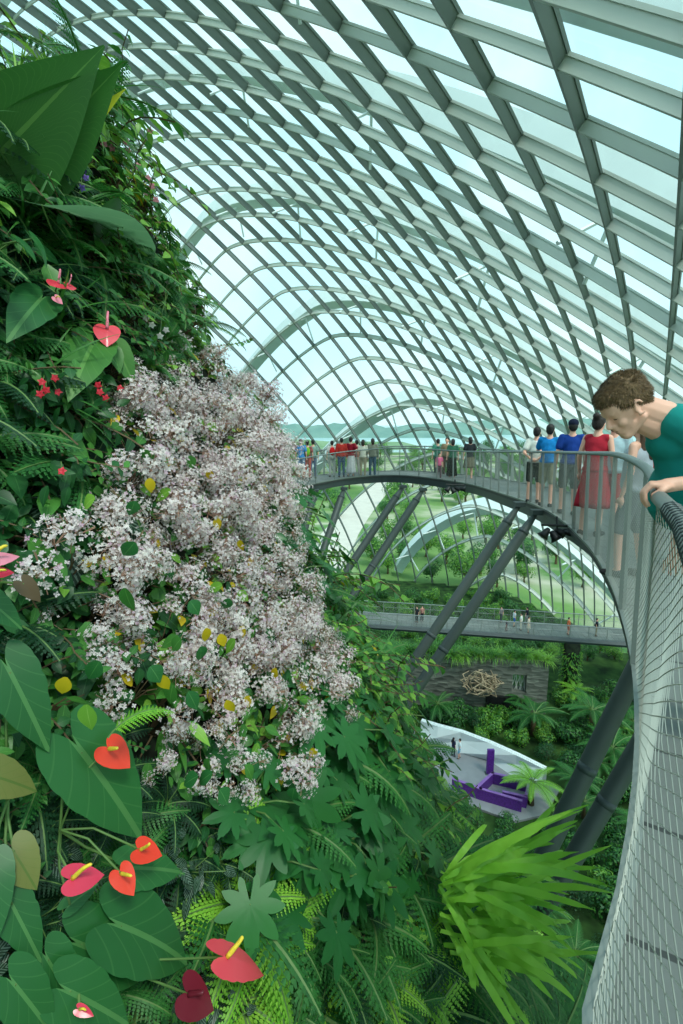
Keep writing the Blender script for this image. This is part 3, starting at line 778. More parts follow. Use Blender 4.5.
# --- small bright flowers
def sprig(name, label, cat, spots, m, petal=.018, n=5, off=.12, leafm='leaf_dark', tub=False):
    cxp = sum(s_[0] for s_ in spots)/len(spots); cyp = sum(s_[1] for s_ in spots)/len(spots)
    P = Plant(name, cxp, cyp, label, cat)
    for (x, y) in spots:
        fl = MB(); c = hp(x, y, off+rnd(0, .06))-P.root
        B_ = basis_from(-(c+P.root).normalized()+V((rnd(-.4, .4), rnd(-.4, .4), rnd(-.2, .4))), rnd(0, 6))
        for k in range(n): strip_leaf(fl, c, B_@dirR(2*PI*k/n, .35), petal, petal*.75, ovate, .5, .3, 4)
        f = fl.build('flower', M[m], P.t, True)
        st = MB(); st.tube([V((0, 0, 0)), c*.5+V((0, 0, .03)), c], .002, 4); st.build('flower_stalk', M['stem'], P.t)
    lv = MB()
    for k in range(12):
        x, y = random.choice(spots); c = hp(x+rnd(-16, 16), y+rnd(-12, 16), off-.04)-P.root
        strip_leaf(lv, c, basis_from(V((rnd(-.5, .5), -1, .6)), rnd(0, 6)), .07, .035, ovate, .3, .2, 5)
    lv.build('leaves', M[leafm], P.t, True)
sprig('red_fuchsia', 'small plant with hanging bright red flowers on the dark slope below the two pink blooms', 'fuchsia', [(42, 382), (46, 390), (55, 378), (58, 392), (40, 394)], 'red_fl', .015)
sprig('red_fuchsia', 'small plant with crimson-red flowers just left of the top of the blossoms', 'fuchsia', [(100, 392), (106, 398), (120, 388), (98, 385)], 'red_fl', .016)
sprig('red_fuchsia', 'small plant with red flowers on the right edge of the pale blossoms', 'fuchsia', [(317, 606), (330, 603), (332, 609)], 'red_fl', .034)
sprig('red_fuchsia', 'single small red flower low on the dark slope left of the blossoms', 'fuchsia', [(62, 471)], 'red_fl', .015)
sprig('purple_flower_plant', 'violet-blue flowers beside the paddle leaves at the top left', 'flowering plant', [(80, 160), (84, 170), (78, 176), (86, 178), (74, 136), (82, 188)], 'purple_fl', .018, leafm='leaf_mid')
sprig('pink_flower_plant', 'dusty pink flowers on the upper edge of the slope', 'flowering plant', [(104, 144), (112, 148), (126, 142), (128, 150), (148, 178), (152, 186), (146, 192), (156, 200), (150, 130), (138, 166)], 'pink_fl', .022, leafm='leaf_light')
sprig('pink_flower_plant', 'magenta-pink flower low beside the paddle leaf stems', 'flowering plant', [(43, 158), (46, 164)], 'sp_crimson' and 'pink_fl', .03, leafm='leaf_mid')
sprig('white_flower_plant', 'small white flower sprays high on the slope near the edge', 'flowering plant', [(172, 275), (178, 272), (168, 282), (176, 284), (146, 318), (152, 325), (166, 330), (160, 336)], 'blossom', .02, leafm='leaf_mid')
# yellow leaves scattered on the blossom mass
P = Plant('fading_vine', 230, 560, 'vine with bright yellow and green leaves threading through the pale blossoms', 'vine')
random.seed(9)
for (x, y) in ((150, 478), (208, 470), (228, 464), (240, 540), (216, 518), (244, 626), (206, 628), (220, 634), (250, 696), (312, 748), (276, 668), (302, 682), (227, 700), (330, 632), (160, 675), (66, 677)):
    c = hp(x, y, .3)-P.root; lb = MB()
    strip_leaf(lb, c, P.frame(c+P.root, c+P.root+V((rnd(-.5, .5), 0, -1)), .5, rnd(-.6, .6)), .06, .038, ovate, .3, .25, 8)
    lb.build('leaf', M['leaf_yellow'], P.t, True)
for i in range(105):
    x, y = rnd(80, 340), rnd(400, 790)
    if not inpoly(x, y): continue
    if y < 560 and random.random() < .55: continue
    c = hp(x, y, rnd(.22, .33))-P.root; lb = MB()
    strip_leaf(lb, c, P.frame(c+P.root, c+P.root+V((rnd(-1, 1), 0, -rnd(.2, 1))), .6, rnd(-.7, .7)), rnd(.06, .085), rnd(.042, .055), ovate, rnd(.1, .5), .2, 8)
    lb.build('leaf', M[random.choice(['leaf_mid', 'leaf_anth', 'leaf_anth', 'leaf_light'])], P.t, True)
    if i >= 64: break
# ================================================================== elevated walkway
def floor_z(y): return -1.42-.055*max(0, y-4)
def cat_rom(P_, step=.25):
    P_ = [P_[0]*2-P_[1]]+P_+[P_[-1]*2-P_[-2]]; out = []
    for i in range(1, len(P_)-2):
        a, b, c, d = P_[i-1:i+3]; n = max(1, int((c-b).length/step))
        for k in range(n):
            t_ = k/n; out.append(.5*((2*b)+(-a+c)*t_+(2*a-5*b+4*c-d)*t_*t_+(-a+3*b-3*c+d)*t_**3))
    out.append(P_[-2]); return out
edge = [V((.22, -2.2, -1.42)), V((.22, -.6, -1.42)), V((.36, .35, -1.42))]
for (px, py) in ((590, 1024), (622, 900), (637, 790), (638, 710), (629, 640), (608, 578), (582, 540), (548, 512), (508, 496), (462, 483)):
    z = -1.42
    for _ in range(12): p = at_z(px, py, z); z = floor_z(p.y)
    edge.append(at_z(px, py, z))
for (px, py, d_) in ((400, 475.5, 21.2), (350, 478, 21.6), (305, 486, 20.4), (262, 496, 18.6)):
    edge.append(at_y(px, py, d_))
E_ = cat_rom(edge)
def side(P_, i):
    t_ = P_[min(i+1, len(P_)-1)]-P_[max(i-1, 0)]; return V((t_.y, -t_.x, 0)).normalized()
def off(P_, d, z=0):
    s_ = [side(P_, i) for i in range(len(P_))]
    s_ = [(s_[max(0, i-2)]+s_[i]+s_[min(len(s_)-1, i+2)]).normalized() for i in range(len(s_))]
    return [p+s_[i]*d+V((0, 0, z)) for i, p in enumerate(P_)]
WID = 2.1
walk = thing('elevated_walkway', (0, 0, -1.42), 'curved grey steel walkway with mesh railings sweeping from the right round to the flower-covered slope', 'walkway')
W0 = V((0, 0, -1.42))
def rel(P_): return [p-W0 for p in P_]
a, b = rel(E_), rel(off(E_, WID)); mb = MB(); acc = 0
for i in range(len(a)):
    mb.add([a[i], b[i], b[i]-V((0, 0, .08)), a[i]-V((0, 0, .08))])
for i in range(len(a)-1):
    l = (a[i+1]-a[i]).length; u0, u1 = acc, acc+l; acc = u1; s_ = i*4
    mb.face([s_, s_+1, s_+5, s_+4], 0, [(u0, 0), (u0, WID), (u1, WID), (u1, 0)])
    for j in (1, 2, 3): mb.face([s_+j, s_+(j+1) % 4, s_+4+(j+1) % 4, s_+4+j], 0)
mb.build('deck', M['deck'], walk)
def sweep_box(mb, P_, w_, h0, z0=0, inward=0):
    st = len(mb.v); Q = P_
    for i, p in enumerate(Q):
        s_ = side(Q, i); h_ = h0(p) if callable(h0) else h0; mb.add([p+s_*(inward)+V((0, 0, z0)), p+s_*(inward+w_)+V((0, 0, z0)), p+s_*(inward+w_*.8)+V((0, 0, z0-h_)), p+s_*(inward+w_*.2)+V((0, 0, z0-h_))])
    for i in range(len(Q)-1):
        for j in range(4): c = st+i*4+j; d = st+i*4+(j+1) % 4; mb.face([c, c+4, d+4, d])
    mb.face([st, st+1, st+2, st+3]); e = st+4*(len(Q)-1); mb.face([e+3, e+2, e+1, e])
for nm, Q, inn in (('edge_beam', a, -.02), ('edge_beam', b, -.16)):
    mb = MB(); sweep_box(mb, Q, .05, .04, .03, inn+(.0 if inn > -.1 else .1)); mb.build('edge_trim', M['post'], walk)
    mb = MB(); sweep_box(mb, Q, .2, lambda p: 0.05+.24*min(1, max(0, (p.y-5)/4)), -.02, inn+.035); mb.build(nm, M['beam'], walk)
mid = rel(off(E_, WID/2, -.08)); mb = MB()
sweep_box(mb, mid, .3, .3, 0, -.15); mb.build('spine_beam', M['beam'], walk)
HR = 1.16
ins_b, ins_t = rel(off(E_, 0, .02)), rel(off(E_, 0, HR))
for i, p in enumerate(ins_t):
    y_ = E_[i].y; d_ = -.04 if y_ > 1.7 else (-.04+.13*(1.7-y_)/.7 if y_ > 1 else .09+.12*min(1, (1-y_)))
    p += side(E_, i)*d_; out_b, out_t = rel(off(E_, WID-.03, .02)), rel(off(E_, WID-.1, HR))
for nm, T_ in (('handrail', ins_t), ('handrail', out_t)):
    mb = MB(); mb.tube(T_, .026, 10); mb.build(nm, M['rail'], walk, True)
def at_s(P_, s):
    for p, q in zip(P_, P_[1:]):
        l = (q-p).length
        if s <= l: return p.lerp(q, s/l)
        s -= l
    return P_[-1]
def length(P_): return sum((q-p).length for p, q in zip(P_, P_[1:]))
def net(B_, T_, pitch=.07, H=HR, r=.0014, slope=.55):
    mb = MB(); L0 = length(B_); cum = [0]
    for p, q in zip(B_, B_[1:]): cum.append(cum[-1]+(q-p).length)
    def at(s, h):
        s = min(max(s, 0), L0-1e-4); i = max(0, min(len(cum)-2, int(np.searchsorted(cum, s))-1)); f = (s-cum[i])/(cum[i+1]-cum[i])
        return B_[i].lerp(B_[i+1], f).lerp(T_[i].lerp(T_[i+1], f), h)
    run = H/slope
    for sg in (1, -1):
        s0 = -run if sg > 0 else 0
        while s0 < L0+(run if sg < 0 else 0):
            pts_ = []
            near = at(s0+sg*run/2, .5).length < 6
            nseg = 26 if near else 9
            for k in range(nseg+1):
                s = s0+sg*run*k/nseg
                if -.01 <= s <= L0+.01: pts_.append(at(s, k/nseg))
            if len(pts_) > 1: mb.tube(pts_, r, 3, cap=False)
            s0 += pitch
    return mb
net(ins_b, [p-V((0, 0, .03)) for p in ins_t]).build('safety_net', M['wire'], walk)
net(out_b, [p-V((0, 0, .03)) for p in out_t], .14).build('safety_net', M['wire'], walk)
mb = MB(); mb.tube([p.lerp(q, .58) for p, q in zip(out_b, out_t)], .014, 6); mb.build('mid_rail', M['rail'], walk)
# wire lacing wound round the nearer handrail
mb = MB(); pts_ = []; near = [p for p in ins_t if -.5 < p.y < 1.72]; L0 = length(near); n = int(L0/.04*8)
for k in range(n):
    s = L0*k/n; p = at_s(near, s); q = at_s(near, min(L0, s+.05)); t_ = (q-p).normalized() if (q-p).length > 1e-5 else t_
    x = t_.cross(V((0, 0, 1))).normalized(); y = x.cross(t_); a_ = 2*PI*k/8
    pts_.append(p+(x*math.cos(a_)+y*math.sin(a_))*.028)
mb.tube(pts_, .0026, 4); mb.build('wire_lacing', M['beam'], walk)
def posts(B_, T_, step, w0, w1, th, s0=.4):
    L0 = length(B_); s = s0
    while s < L0-.1:
        f = s/L0*length(T_); p = at_s(B_, s); i = min(range(len(B_)), key=lambda k: (B_[k]-p).length); tp_ = T_[i]+(p-B_[i]); tp_.z = T_[i].z-.02
        t_ = (B_[min(i+1, len(B_)-1)]-B_[max(0, i-1)]).normalized(); n_ = V((t_.y, -t_.x, 0)).normalized()
        mb = MB(); st = mb.add([p-t_*th/2-n_*w0/2, p+t_*th/2-n_*w0/2, p+t_*th/2+n_*w0/2, p-t_*th/2+n_*w0/2, tp_-t_*th/2-n_*w1/2, tp_+t_*th/2-n_*w1/2, tp_+t_*th/2+n_*w1/2, tp_-t_*th/2+n_*w1/2])
        for q in ((0, 1, 5, 4), (1, 2, 6, 5), (2, 3, 7, 6), (3, 0, 4, 7), (4, 5, 6, 7), (3, 2, 1, 0)): mb.face([st+k for k in q])
        mb.build('post', M['post'], walk); s += step
posts(ins_b, ins_t, .98, .05, .035, .02, 5.3)
posts(ins_b[:9], ins_t[:9], .98, .05, .035, .02, .3)
posts(out_b, out_t, .98, .17, .06, .03, 2.2)
# columns leaning back to the slope
def column(top, bot, r, label, flare=True):
    t_ = thing('support_column', bot, label, 'column', 'leaning support columns')
    mb = MB(); d = top-bot; n = 12
    mb.tube([V((0, 0, 0))+d*k/n for k in range(n+1)], [r*.55]+[r]*(n-1)+[r*.45] if flare else r, 20); mb.build('shaft', M['col'], t_, True)
    for f in (.93, .5):
        mb = MB(); u = d.normalized(); mb.tube([d*f-u*.04, d*f+u*.04], r*1.04, 20); mb.build('joint_band', M['beam'], t_, True)
    mb = MB(); mb.box(d+V((0, 0, .02)), (r*2, r*2, .1)); mb.build('top_bracket', M['beam'], t_)
def dpt(px, py, D): return ray(px, py)*D
TZ = lambda y: floor_z(y)-.5
column(dpt(650, 640, 5.0), dpt(524, 897, 5.0), .09, 'thick grey column leaning under the walkway near the mesh, the left one of the nearest pair')
column(dpt(672, 690, 5.2), dpt(540, 915, 5.2), .093, 'thick grey column leaning under the walkway near the mesh, the right one of the nearest pair')
column(dpt(519, 505, 11.2), dpt(336, 777, 10.3), .108, 'grey column of the middle pair, its top joined to the walkway further left')
column(dpt(536, 513, 10.2), dpt(345, 795, 9.6), .105, 'grey column of the middle pair, its top joined to the walkway further right')
column(dpt(403, 487, 21.0), dpt(300, 640, 19.4), .15, 'grey column seen under the far bend of the walkway, left one of two close parallel ones')
column(dpt(423, 490, 20.4), dpt(318, 648, 19.0), .15, 'grey column seen under the far bend of the walkway, right one of two close parallel ones')
column(dpt(344, 489, 21.6), dpt(300, 620, 19.5), .15, 'short grey column leaning under the far end of the walkway')
column(dpt(315, 491, 20.6), dpt(285, 600, 19.2), .15, 'short grey column half hidden by the blossoms under the far end of the walkway')
# dark bundles hung below the deck edge
def bundle(px, py, D, w_, label):
    t_ = thing('spotlight_cluster', dpt(px, py, D), label, 'spotlights'); rr = random.Random(3)
    for k in range(4):
        mb = MB(); c = V(((k-1.5)*w_*.25, rr.uniform(-.05, .05), rr.uniform(-.06, .06)-abs(k-1.2)*.02)); d = V((rr.uniform(-.6, .6), rr.uniform(-.4, .2), rr.uniform(-1, .3))).normalized()
        mb.tube([c-d*w_*.16, c-d*w_*.05, c+d*w_*.05, c+d*w_*.17], [w_*.06, w_*.11, w_*.12, w_*.19], 10); mb.build('lamp_housing', M['black'], t_, True)
    mb = MB(); mb.tube([V((-w_*.5, 0, w_*.2)), V((w_*.5, 0, w_*.16))], w_*.04, 8); mb.tube([V((0, 0, 0)), V((0, .05, w_*.45))], w_*.035, 6); mb.build('bracket', M['black'], t_)
bundle(557, 531, 7.9, .5, 'black cluster of spotlights under the near curve of the walkway')
bundle(455, 488, 16.5, .6, 'black cluster of spotlights under the walkway at mid distance')
# ================================================================== people: closed blobs fused into one smooth skin by a voxel remesh
def capsule(bm, a, b, r0, r1, seg=12):
    a, b = V(a), V(b); d = b-a; l = d.length; u = d.normalized() if l > 1e-6 else V((0, 0, 1))
    B = basis_from(u); rings = []
    prof = [(-r0*math.cos(t*PI/8), r0*math.sin(t*PI/8)) for t in range(1, 5)]+[(l+r1*math.sin(t*PI/8), r1*math.cos(t*PI/8)) for t in range(0, 4)]
    for z, r in prof: rings.append([bm.verts.new(a+B@V((r*math.cos(2*PI*k/seg), r*math.sin(2*PI*k/seg), z))) for k in range(seg)])
    lo = bm.verts.new(a-u*r0); hi = bm.verts.new(b+u*r1)
    for i in range(len(rings)-1):
        for k in range(seg): bm.faces.new((rings[i][k], rings[i][(k+1) % seg], rings[i+1][(k+1) % seg], rings[i+1][k]))
    for k in range(seg): bm.faces.new((lo, rings[0][(k+1) % seg], rings[0][k])); bm.faces.new((hi, rings[-1][k], rings[-1][(k+1) % seg]))
def ellip(bm, c, r, R=None, seg=16):
    R = R or Matrix.Identity(3)
    m = bmesh.ops.create_uvsphere(bm, u_segments=seg, v_segments=seg//2+2, radius=1)
    for v in m['verts']: v.co = V(c)+R@V((v.co.x*r[0], v.co.y*r[1], v.co.z*r[2]))
def fuse(name, prims, voxel, mat_, parent=None, smooth=4, post=None, as_obj=True, sfac=.5):
    bm = bmesh.new()
    for p in prims:
        if p[0] == 'c': capsule(bm, *p[1:])
        else: ellip(bm, *p[1:])
    me = bpy.data.meshes.new('tmp'); bm.to_mesh(me); bm.free()
    o = bpy.data.objects.new('tmp', me); C.objects.link(o)
    m = o.modifiers.new('r', 'REMESH'); m.mode = 'VOXEL'; m.voxel_size = voxel; m.use_smooth_shade = True
    if smooth: s = o.modifiers.new('s', 'SMOOTH'); s.iterations = smooth; s.factor = sfac
    bpy.context.view_layer.update()
    me2 = bpy.data.meshes.new_from_object(o.evaluated_get(bpy.context.evaluated_depsgraph_get())); me2.name = name
    bpy.data.objects.remove(o); bpy.data.meshes.remove(me)
    if post:
        for v in me2.vertices: v.co = post(v.co.copy())
    me2.materials.clear(); me2.materials.append(mat_)
    me2.polygons.foreach_set('use_smooth', [True]*len(me2.polygons))
    return link(name, me2, parent) if as_obj else me2
CL = {}
def cloth(rgb):
    if rgb not in CL: CL[rgb] = clothmat('cloth_%d' % len(CL), G(*rgb))
    return CL[rgb]
def skirt_mesh(z0, z1, r0, r1, folds=9, x0=0):
    mb = MB(); n = 54; m_ = 8
    for i in range(m_+1):
        t_ = i/m_; z = z0+(z1-z0)*t_
        for k in range(n):
            a_ = 2*PI*k/n; r = (r0+(r1-r0)*t_)*(1+.09*t_*math.sin(a_*folds)); mb.v.append((x0+r*math.cos(a_)*.8, r*math.sin(a_), z))
    for i in range(m_):
        for k in range(n): p, q = i*n+k, i*n+(k+1) % n; mb.face([p, q, q+n, p+n])
    for i in range(m_+1):   # inner face gives the cloth thickness
        t_ = i/m_; z = z0+(z1-z0)*t_
        for k in range(n):
            a_ = 2*PI*k/n; r = (r0+(r1-r0)*t_)*(1+.09*t_*math.sin(a_*folds))-.008; mb.v.append((x0+r*math.cos(a_)*.8, r*math.sin(a_), z))
    o_ = (m_+1)*n
    for i in range(m_):
        for k in range(n): p, q = o_+i*n+k, o_+i*n+(k+1) % n; mb.face([p, p+n, q+n, q])
    for k in range(n): mb.face([m_*n+k, m_*n+(k+1) % n, o_+m_*n+(k+1) % n, o_+m_*n+k])
    for k in range(n): mb.face([(k+1) % n, k, o_+k, o_+(k+1) % n])
    return mb
HAIR = {'black': G(30, 26, 26), 'brown': G(84, 60, 42), 'dark': G(46, 36, 32), 'blond': G(150, 118, 80)}
SHOE = cloth((60, 58, 60))
def person(loc, face, h, label, top, bottom, hair=('short', 'black'), arms='down', sleeve='short', skin=None, vox=.015, extra=None, group=None, seed=0):
    """face: heading angle (0 = towards +x).  top/bottom = (kind, rgb)."""
    s = h/1.7; hands = vox < .017; rr = random.Random(seed+17)
    J = {}
    for sg, nm in ((1, 'l'), (-1, 'r')):
        sh = V((0, sg*.16, 1.385))
        pose = arms if isinstance(arms, str) else arms[0 if sg > 0 else 1]
        if pose == 'down': el, wr, hd = V((-.02, sg*.225, 1.12)), V((.04, sg*.235, .88)), V((.02, 0, -1))
        elif pose == 'rail': el, wr, hd = V((.14, sg*.24, 1.14)), V((.38, sg*.17, 1.13)), V((1, 0, -.1))
        elif pose == 'behind': el, wr, hd = V((-.12, sg*.23, 1.13)), V((-.16, sg*.06, .98)), V((0, -sg, -.2))
        elif pose == 'up': el, wr, hd = V((.2, sg*.22, 1.25)), V((.3, sg*.09, 1.47)), V((.3, -sg*.3, 1))
        else: el, wr, hd = V((-.06, sg*.3, 1.14)), V((.1, sg*.17, 1.0)), V((.5, -sg, 0))
        J[nm] = (sh, el, wr, hd.normalized())
    st = rr.uniform(-.04, .07)
    P_ = [('e', (.0, 0, 1.585), (.092, .074, .112)), ('e', (.03, 0, 1.53), (.062, .054, .062)), ('c', (.09, 0, 1.58), (.105, 0, 1.548), .008, .012),
          ('e', (0, .076, 1.57), (.016, .01, .028)), ('e', (0, -.076, 1.57), (.016, .01, .028)), ('c', (-.02, 0, 1.4), (0, 0, 1.52), .056, .048),
          ('e', (0, 0, 1.27), (.1, .142, .17)), ('c', (0, -.13, 1.385), (0, .13, 1.385), .052, .052), ('c', (0, 0, 1.2), (0, 0, 1.0), .115, .125), ('e', (-.01, 0, .93), (.115, .155, .11))]
    for nm, sg in (('l', 1), ('r', -1)):
        sh, el, wr, hd = J[nm]
        P_ += [('c', sh, el, .045, .036), ('c', el, wr, .036, .024), ('e', wr+hd*.045, (.036, .036, .036))]
        if hands:
            sd = hd.cross(V((0, 1, 0)) if abs(hd.y) < .8 else V((1, 0, 0))).normalized(); c_ = wr+hd*.06
            for k in range(4): q = c_+sd*(k-1.5)*.018; P_.append(('c', q, q+hd*(.06, .072, .068, .052)[k], .0085, .007))
            P_.append(('c', wr+hd*.02+sd*.03, wr+hd*.06+sd*.055, .01, .008))
        hp_, kn, an = V((0, sg*.085, .9)), V((.02+st*sg, sg*.095, .49)), V((-.02+st*sg*1.3, sg*.1, .09))
        J['leg'+nm] = (hp_, kn, an)
        P_ += [('c', hp_, kn, .083, .055), ('c', kn, an, .056, .036), ('c', an+V((-.02, 0, -.04)), an+V((.13, sg*.02, -.055)), .036, .028)]
    sk = skin or M['skin']
    body = fuse('person', P_, vox, sk, None, 3)
    body.location = V(loc); body.rotation_euler = (0, 0, face); body.scale = (s,)*3
    tag(body, label, 'person', group)
    tk, tc_ = top
    if tk in ('shirt', 'jacket', 'tank', 'dress'):
        g_ = .02 if tk != 'jacket' else .032
        T_ = [('e', (0, 0, 1.27), (.1+g_, .15+g_, .165)), ('c', (0, -.125, 1.375), (0, .125, 1.375), .052+g_*.6, .052+g_*.6), ('c', (0, 0, 1.2), (0, 0, 1.0), .118+g_, .13+g_), ('e', (-.01, 0, .95), (.12+g_, .158+g_, .08))]
        if tk == 'tank': T_[1] = ('c', (0, -.08, 1.36), (0, .08, 1.36), .055, .055)
        for nm in 'lr':
            sh, el, wr, hd = J[nm]
            if sleeve == 'short' and tk != 'tank': T_.append(('c', sh, sh.lerp(el, .62), .045+g_, .05+g_))
            elif sleeve == 'long': T_ += [('c', sh, el, .045+g_, .04+g_*.8), ('c', el, el.lerp(wr, .92), .04+g_*.8, .03+g_*.6)]
        fuse('dress_bodice' if tk == 'dress' else ('jacket' if tk == 'jacket' else 'shirt'), T_, max(vox, .014), cloth(tc_), body, 3)
    bk, bc = bottom
    if bk in ('skirt', 'long_skirt', 'dress'):
        skirt_mesh(1.0, {'skirt': .5, 'long_skirt': .16, 'dress': .42}[bk], .155, .24 if bk != 'long_skirt' else .22).build('skirt', cloth(bc), body, True)
    else:
        B_ = [('e', (-.01, 0, .93), (.125, .165, .12))]
        for nm in 'lr':
            hp_, kn, an = J['leg'+nm]
            B_.append(('c', hp_, kn.lerp(hp_, .1 if bk == 'shorts' else 0), .094, .082 if bk == 'shorts' else .066))
            if bk == 'trousers': B_.append(('c', kn, an+V((0, 0, .02)), .066, .052))
        fuse(bk, B_, max(vox, .014), cloth(bc), body, 3)
    for nm, sg in (('l', 1), ('r', -1)):
        an = J['leg'+nm][2]
        fuse('shoe', [('c', an+V((-.03, 0, -.045)), an+V((.14, sg*.02, -.058)), .045, .034), ('e', an+V((.03, 0, -.075)), (.12, .045, .018))], max(vox, .014), SHOE, body, 2)
    hk, hc = hair; hm_ = CL.setdefault(('hair', hc), mat('hair_'+hc, HAIR[hc], .6, noise_s=40, var=.35, bump=.5))
    H_ = [('e', (-.018, 0, 1.612), (.1, .085, .1)), ('e', (-.05, 0, 1.575), (.065, .078, .09))]
    if hk == 'long': H_ += [('c', (-.07, 0, 1.58), (-.1, 0, 1.3), .075, .06), ('c', (-.04, .07, 1.56), (-.06, .08, 1.34), .03, .03), ('c', (-.04, -.07, 1.56), (-.06, -.08, 1.34), .03, .03)]
    if hk == 'bob': H_ += [('c', (-.06, 0, 1.58), (-.07, 0, 1.49), .085, .075)]
    if hk == 'bun': H_ += [('e', (-.1, 0, 1.68), (.05, .05, .05))]
    if hk == 'cap':
        fuse('hair', H_[1:], max(vox, .014), hm_, body, 2)
        fuse('cap', [('e', (-.01, 0, 1.63), (.105, .09, .085)), ('c', (.08, -.04, 1.63), (.08, .04, 1.63), .018, .018), ('c', (.12, -.03, 1.622), (.12, .03, 1.622), .016, .016)], .012, cloth((30, 36, 60)), body, 2)
    else: fuse('hair', H_, max(vox, .013), hm_, body, 2)
    if extra:
        nm_, pr, cc = extra; fuse(nm_, pr, max(vox, .014), cloth(cc), body, 2)
    return body
BACKPACK = [('e', (-.18, 0, 1.22), (.08, .13, .2)), ('c', (-.1, .09, 1.4), (.09, .1, 1.3), .02, .02), ('c', (-.1, -.09, 1.4), (.09, -.1, 1.3), .02, .02)]
BAG = [('e', (-.02, -.24, .95), (.09, .05, .1)), ('c', (0, -.2, 1.02), (0, .1, 1.42), .012, .012)]
def stand(px, y, head_py=None, zoff=0):
    """a spot on the walkway deck at forward distance y seen at image column px; height from the top of the head in the photo"""
    r = ray(px, 480); x = r.x/r.y*y*1.0
    z = floor_z(y)
    for _ in range(4):
        d = y*math.cos(PITCH)-(z+.9)*math.sin(PITCH); x = (px-341.5)/F*d
    return V((x, y, z))
PH = {}
def pp(px, y, h, face_deg, label, *a, **k):
    person(stand(px, y), math.radians(face_deg), h, label, *a, **k)
# group by the right-hand curve, leaning on the outer rail, backs to us
pp(535, 11.4, 1.72, 62, 'man in a white shirt and dark shorts seen from behind on the walkway', ('shirt', (226, 230, 222)), ('shorts', (50, 54, 52)), arms='behind', seed=1)
pp(548, 10.6, 1.74, 60, 'man in a bright sky-blue T-shirt and beige shorts seen from behind', ('shirt', (30, 140, 215)), ('shorts', (170, 166, 140)), arms='rail', seed=2)
pp(570, 9.3, 1.76, 70, 'man in a royal blue T-shirt and dark cap seen from behind', ('shirt', (28, 66, 150)), ('shorts', (92, 96, 92)), hair=('cap', 'black'), arms='down', seed=3)
pp(595, 6.9, 1.68, 40, 'woman in a long crimson dress with dark pinned-up hair', ('dress', (190, 44, 62)), ('dress', (190, 44, 62)), hair=('bun', 'dark'), sleeve='none', arms='down', seed=4)
pp(611, 7.1, 1.66, 60, 'person with a pale grey hat and light blue top behind the boy', ('jacket', (176, 204, 214)), ('shorts', (180, 60, 70)), hair=('short', 'brown'), sleeve='long', arms='down', seed=5,
   extra=('sun_hat', [('e', (0, 0, 1.66), (.11, .1, .08)), ('e', (0, 0, 1.62), (.17, .16, .022))], (204, 216, 220)))
pp(636, 4.6, 1.52, 130, 'girl with long brown hair and a sleeveless top partly hidden by the boy', ('tank', (186, 190, 200)), ('shorts', (120, 124, 130)), hair=('long', 'brown'), sleeve='none', arms='down', seed=6)
pp(661, 8.2, 1.68, 90, 'person in a red top and dark blue vest further along behind the boy', ('shirt', (190, 40, 50)), ('trousers', (40, 46, 66)), arms='down', seed=7)
# the middle group
pp(446.5, 21.6, 1.74, 250, 'man in a beige-brown shirt standing in the middle group on the walkway', ('shirt', (150, 132, 104)), ('trousers', (90, 84, 74)), vox=.02, seed=8)
pp(452.5, 20.6, 1.66, 80, 'woman in a green top and long dark skirt in the middle group', ('shirt', (60, 116, 92)), ('long_skirt', (36, 42, 40)), hair=('bob', 'black'), vox=.02, seed=9)
pp(439.5, 20.2, 1.08, 280, 'small child in a pink top on the walkway', ('shirt', (226, 110, 150)), ('trousers', (110, 90, 96)), vox=.018, seed=10)
pp(437.5, 22.4, 1.7, 90, 'person in a teal-green shirt behind the small child in pink', ('shirt', (70, 140, 120)), ('trousers', (80, 96, 92)), vox=.02, seed=11)
pp(469.5, 20.0, 1.72, 90, 'woman in a black top and khaki skirt alone right of the middle group', ('shirt', (46, 50, 54)), ('skirt', (112, 108, 90)), hair=('bob', 'black'), vox=.02, seed=12)
# the far group by the left
pp(332, 22.4, 1.62, 95, 'person with a red backpack and pale clothes, first of the far group', ('shirt', (214, 214, 210)), ('trousers', (176, 180, 176)), vox=.02, extra=('backpack', BACKPACK, (214, 36, 40)), seed=13)
pp(341.5, 22.2, 1.74, 95, 'man in a brick-red shirt and blue jeans in the far group', ('jacket', (186, 52, 44)), ('trousers', (54, 84, 116)), sleeve='long', vox=.02, seed=14)
pp(351, 22.3, 1.78, 60, 'person in a dark red top and long white skirt in the far group', ('shirt', (150, 24, 44)), ('long_skirt', (222, 220, 222)), hair=('short', 'dark'), arms='hip', vox=.02, seed=15)
pp(356.5, 22.9, 1.66, 110, 'person in a maroon top mostly hidden in the far group', ('shirt', (140, 40, 60)), ('trousers', (200, 196, 190)), vox=.02, seed=16)
pp(363, 22.2, 1.66, 80, 'woman in a cream top and khaki trousers with a white bag', ('shirt', (226, 222, 206)), ('trousers', (176, 164, 140)), hair=('bob', 'dark'), vox=.02, extra=('shoulder_bag', BAG, (230, 228, 220)), seed=17)
pp(372.5, 22.2, 1.72, 95, 'person in a grey-green jacket and blue jeans, last of the far group', ('jacket', (128, 132, 118)), ('trousers', (66, 96, 120)), hair=('bob', 'dark'), sleeve='long', vox=.02, seed=18)
pp(301, 20.6, 1.66, 80, 'person in a blue shirt at the leftmost end of the walkway by the blossoms', ('shirt', (70, 140, 200)), ('shorts', (120, 150, 190)), vox=.02, seed=19)
pp(307.5, 20.9, 1.6, 90, 'dark-haired person with a lime green bag near the blossoms', ('shirt', (150, 90, 90)), ('trousers', (200, 90, 80)), vox=.02, extra=('backpack', BACKPACK, (130, 196, 60)), seed=20)
pp(313, 21.2, 1.64, 100, 'person in a pale green-grey top right of the lime green bag', ('shirt', (130, 160, 150)), ('trousers', (90, 120, 160)), vox=.02, seed=21)
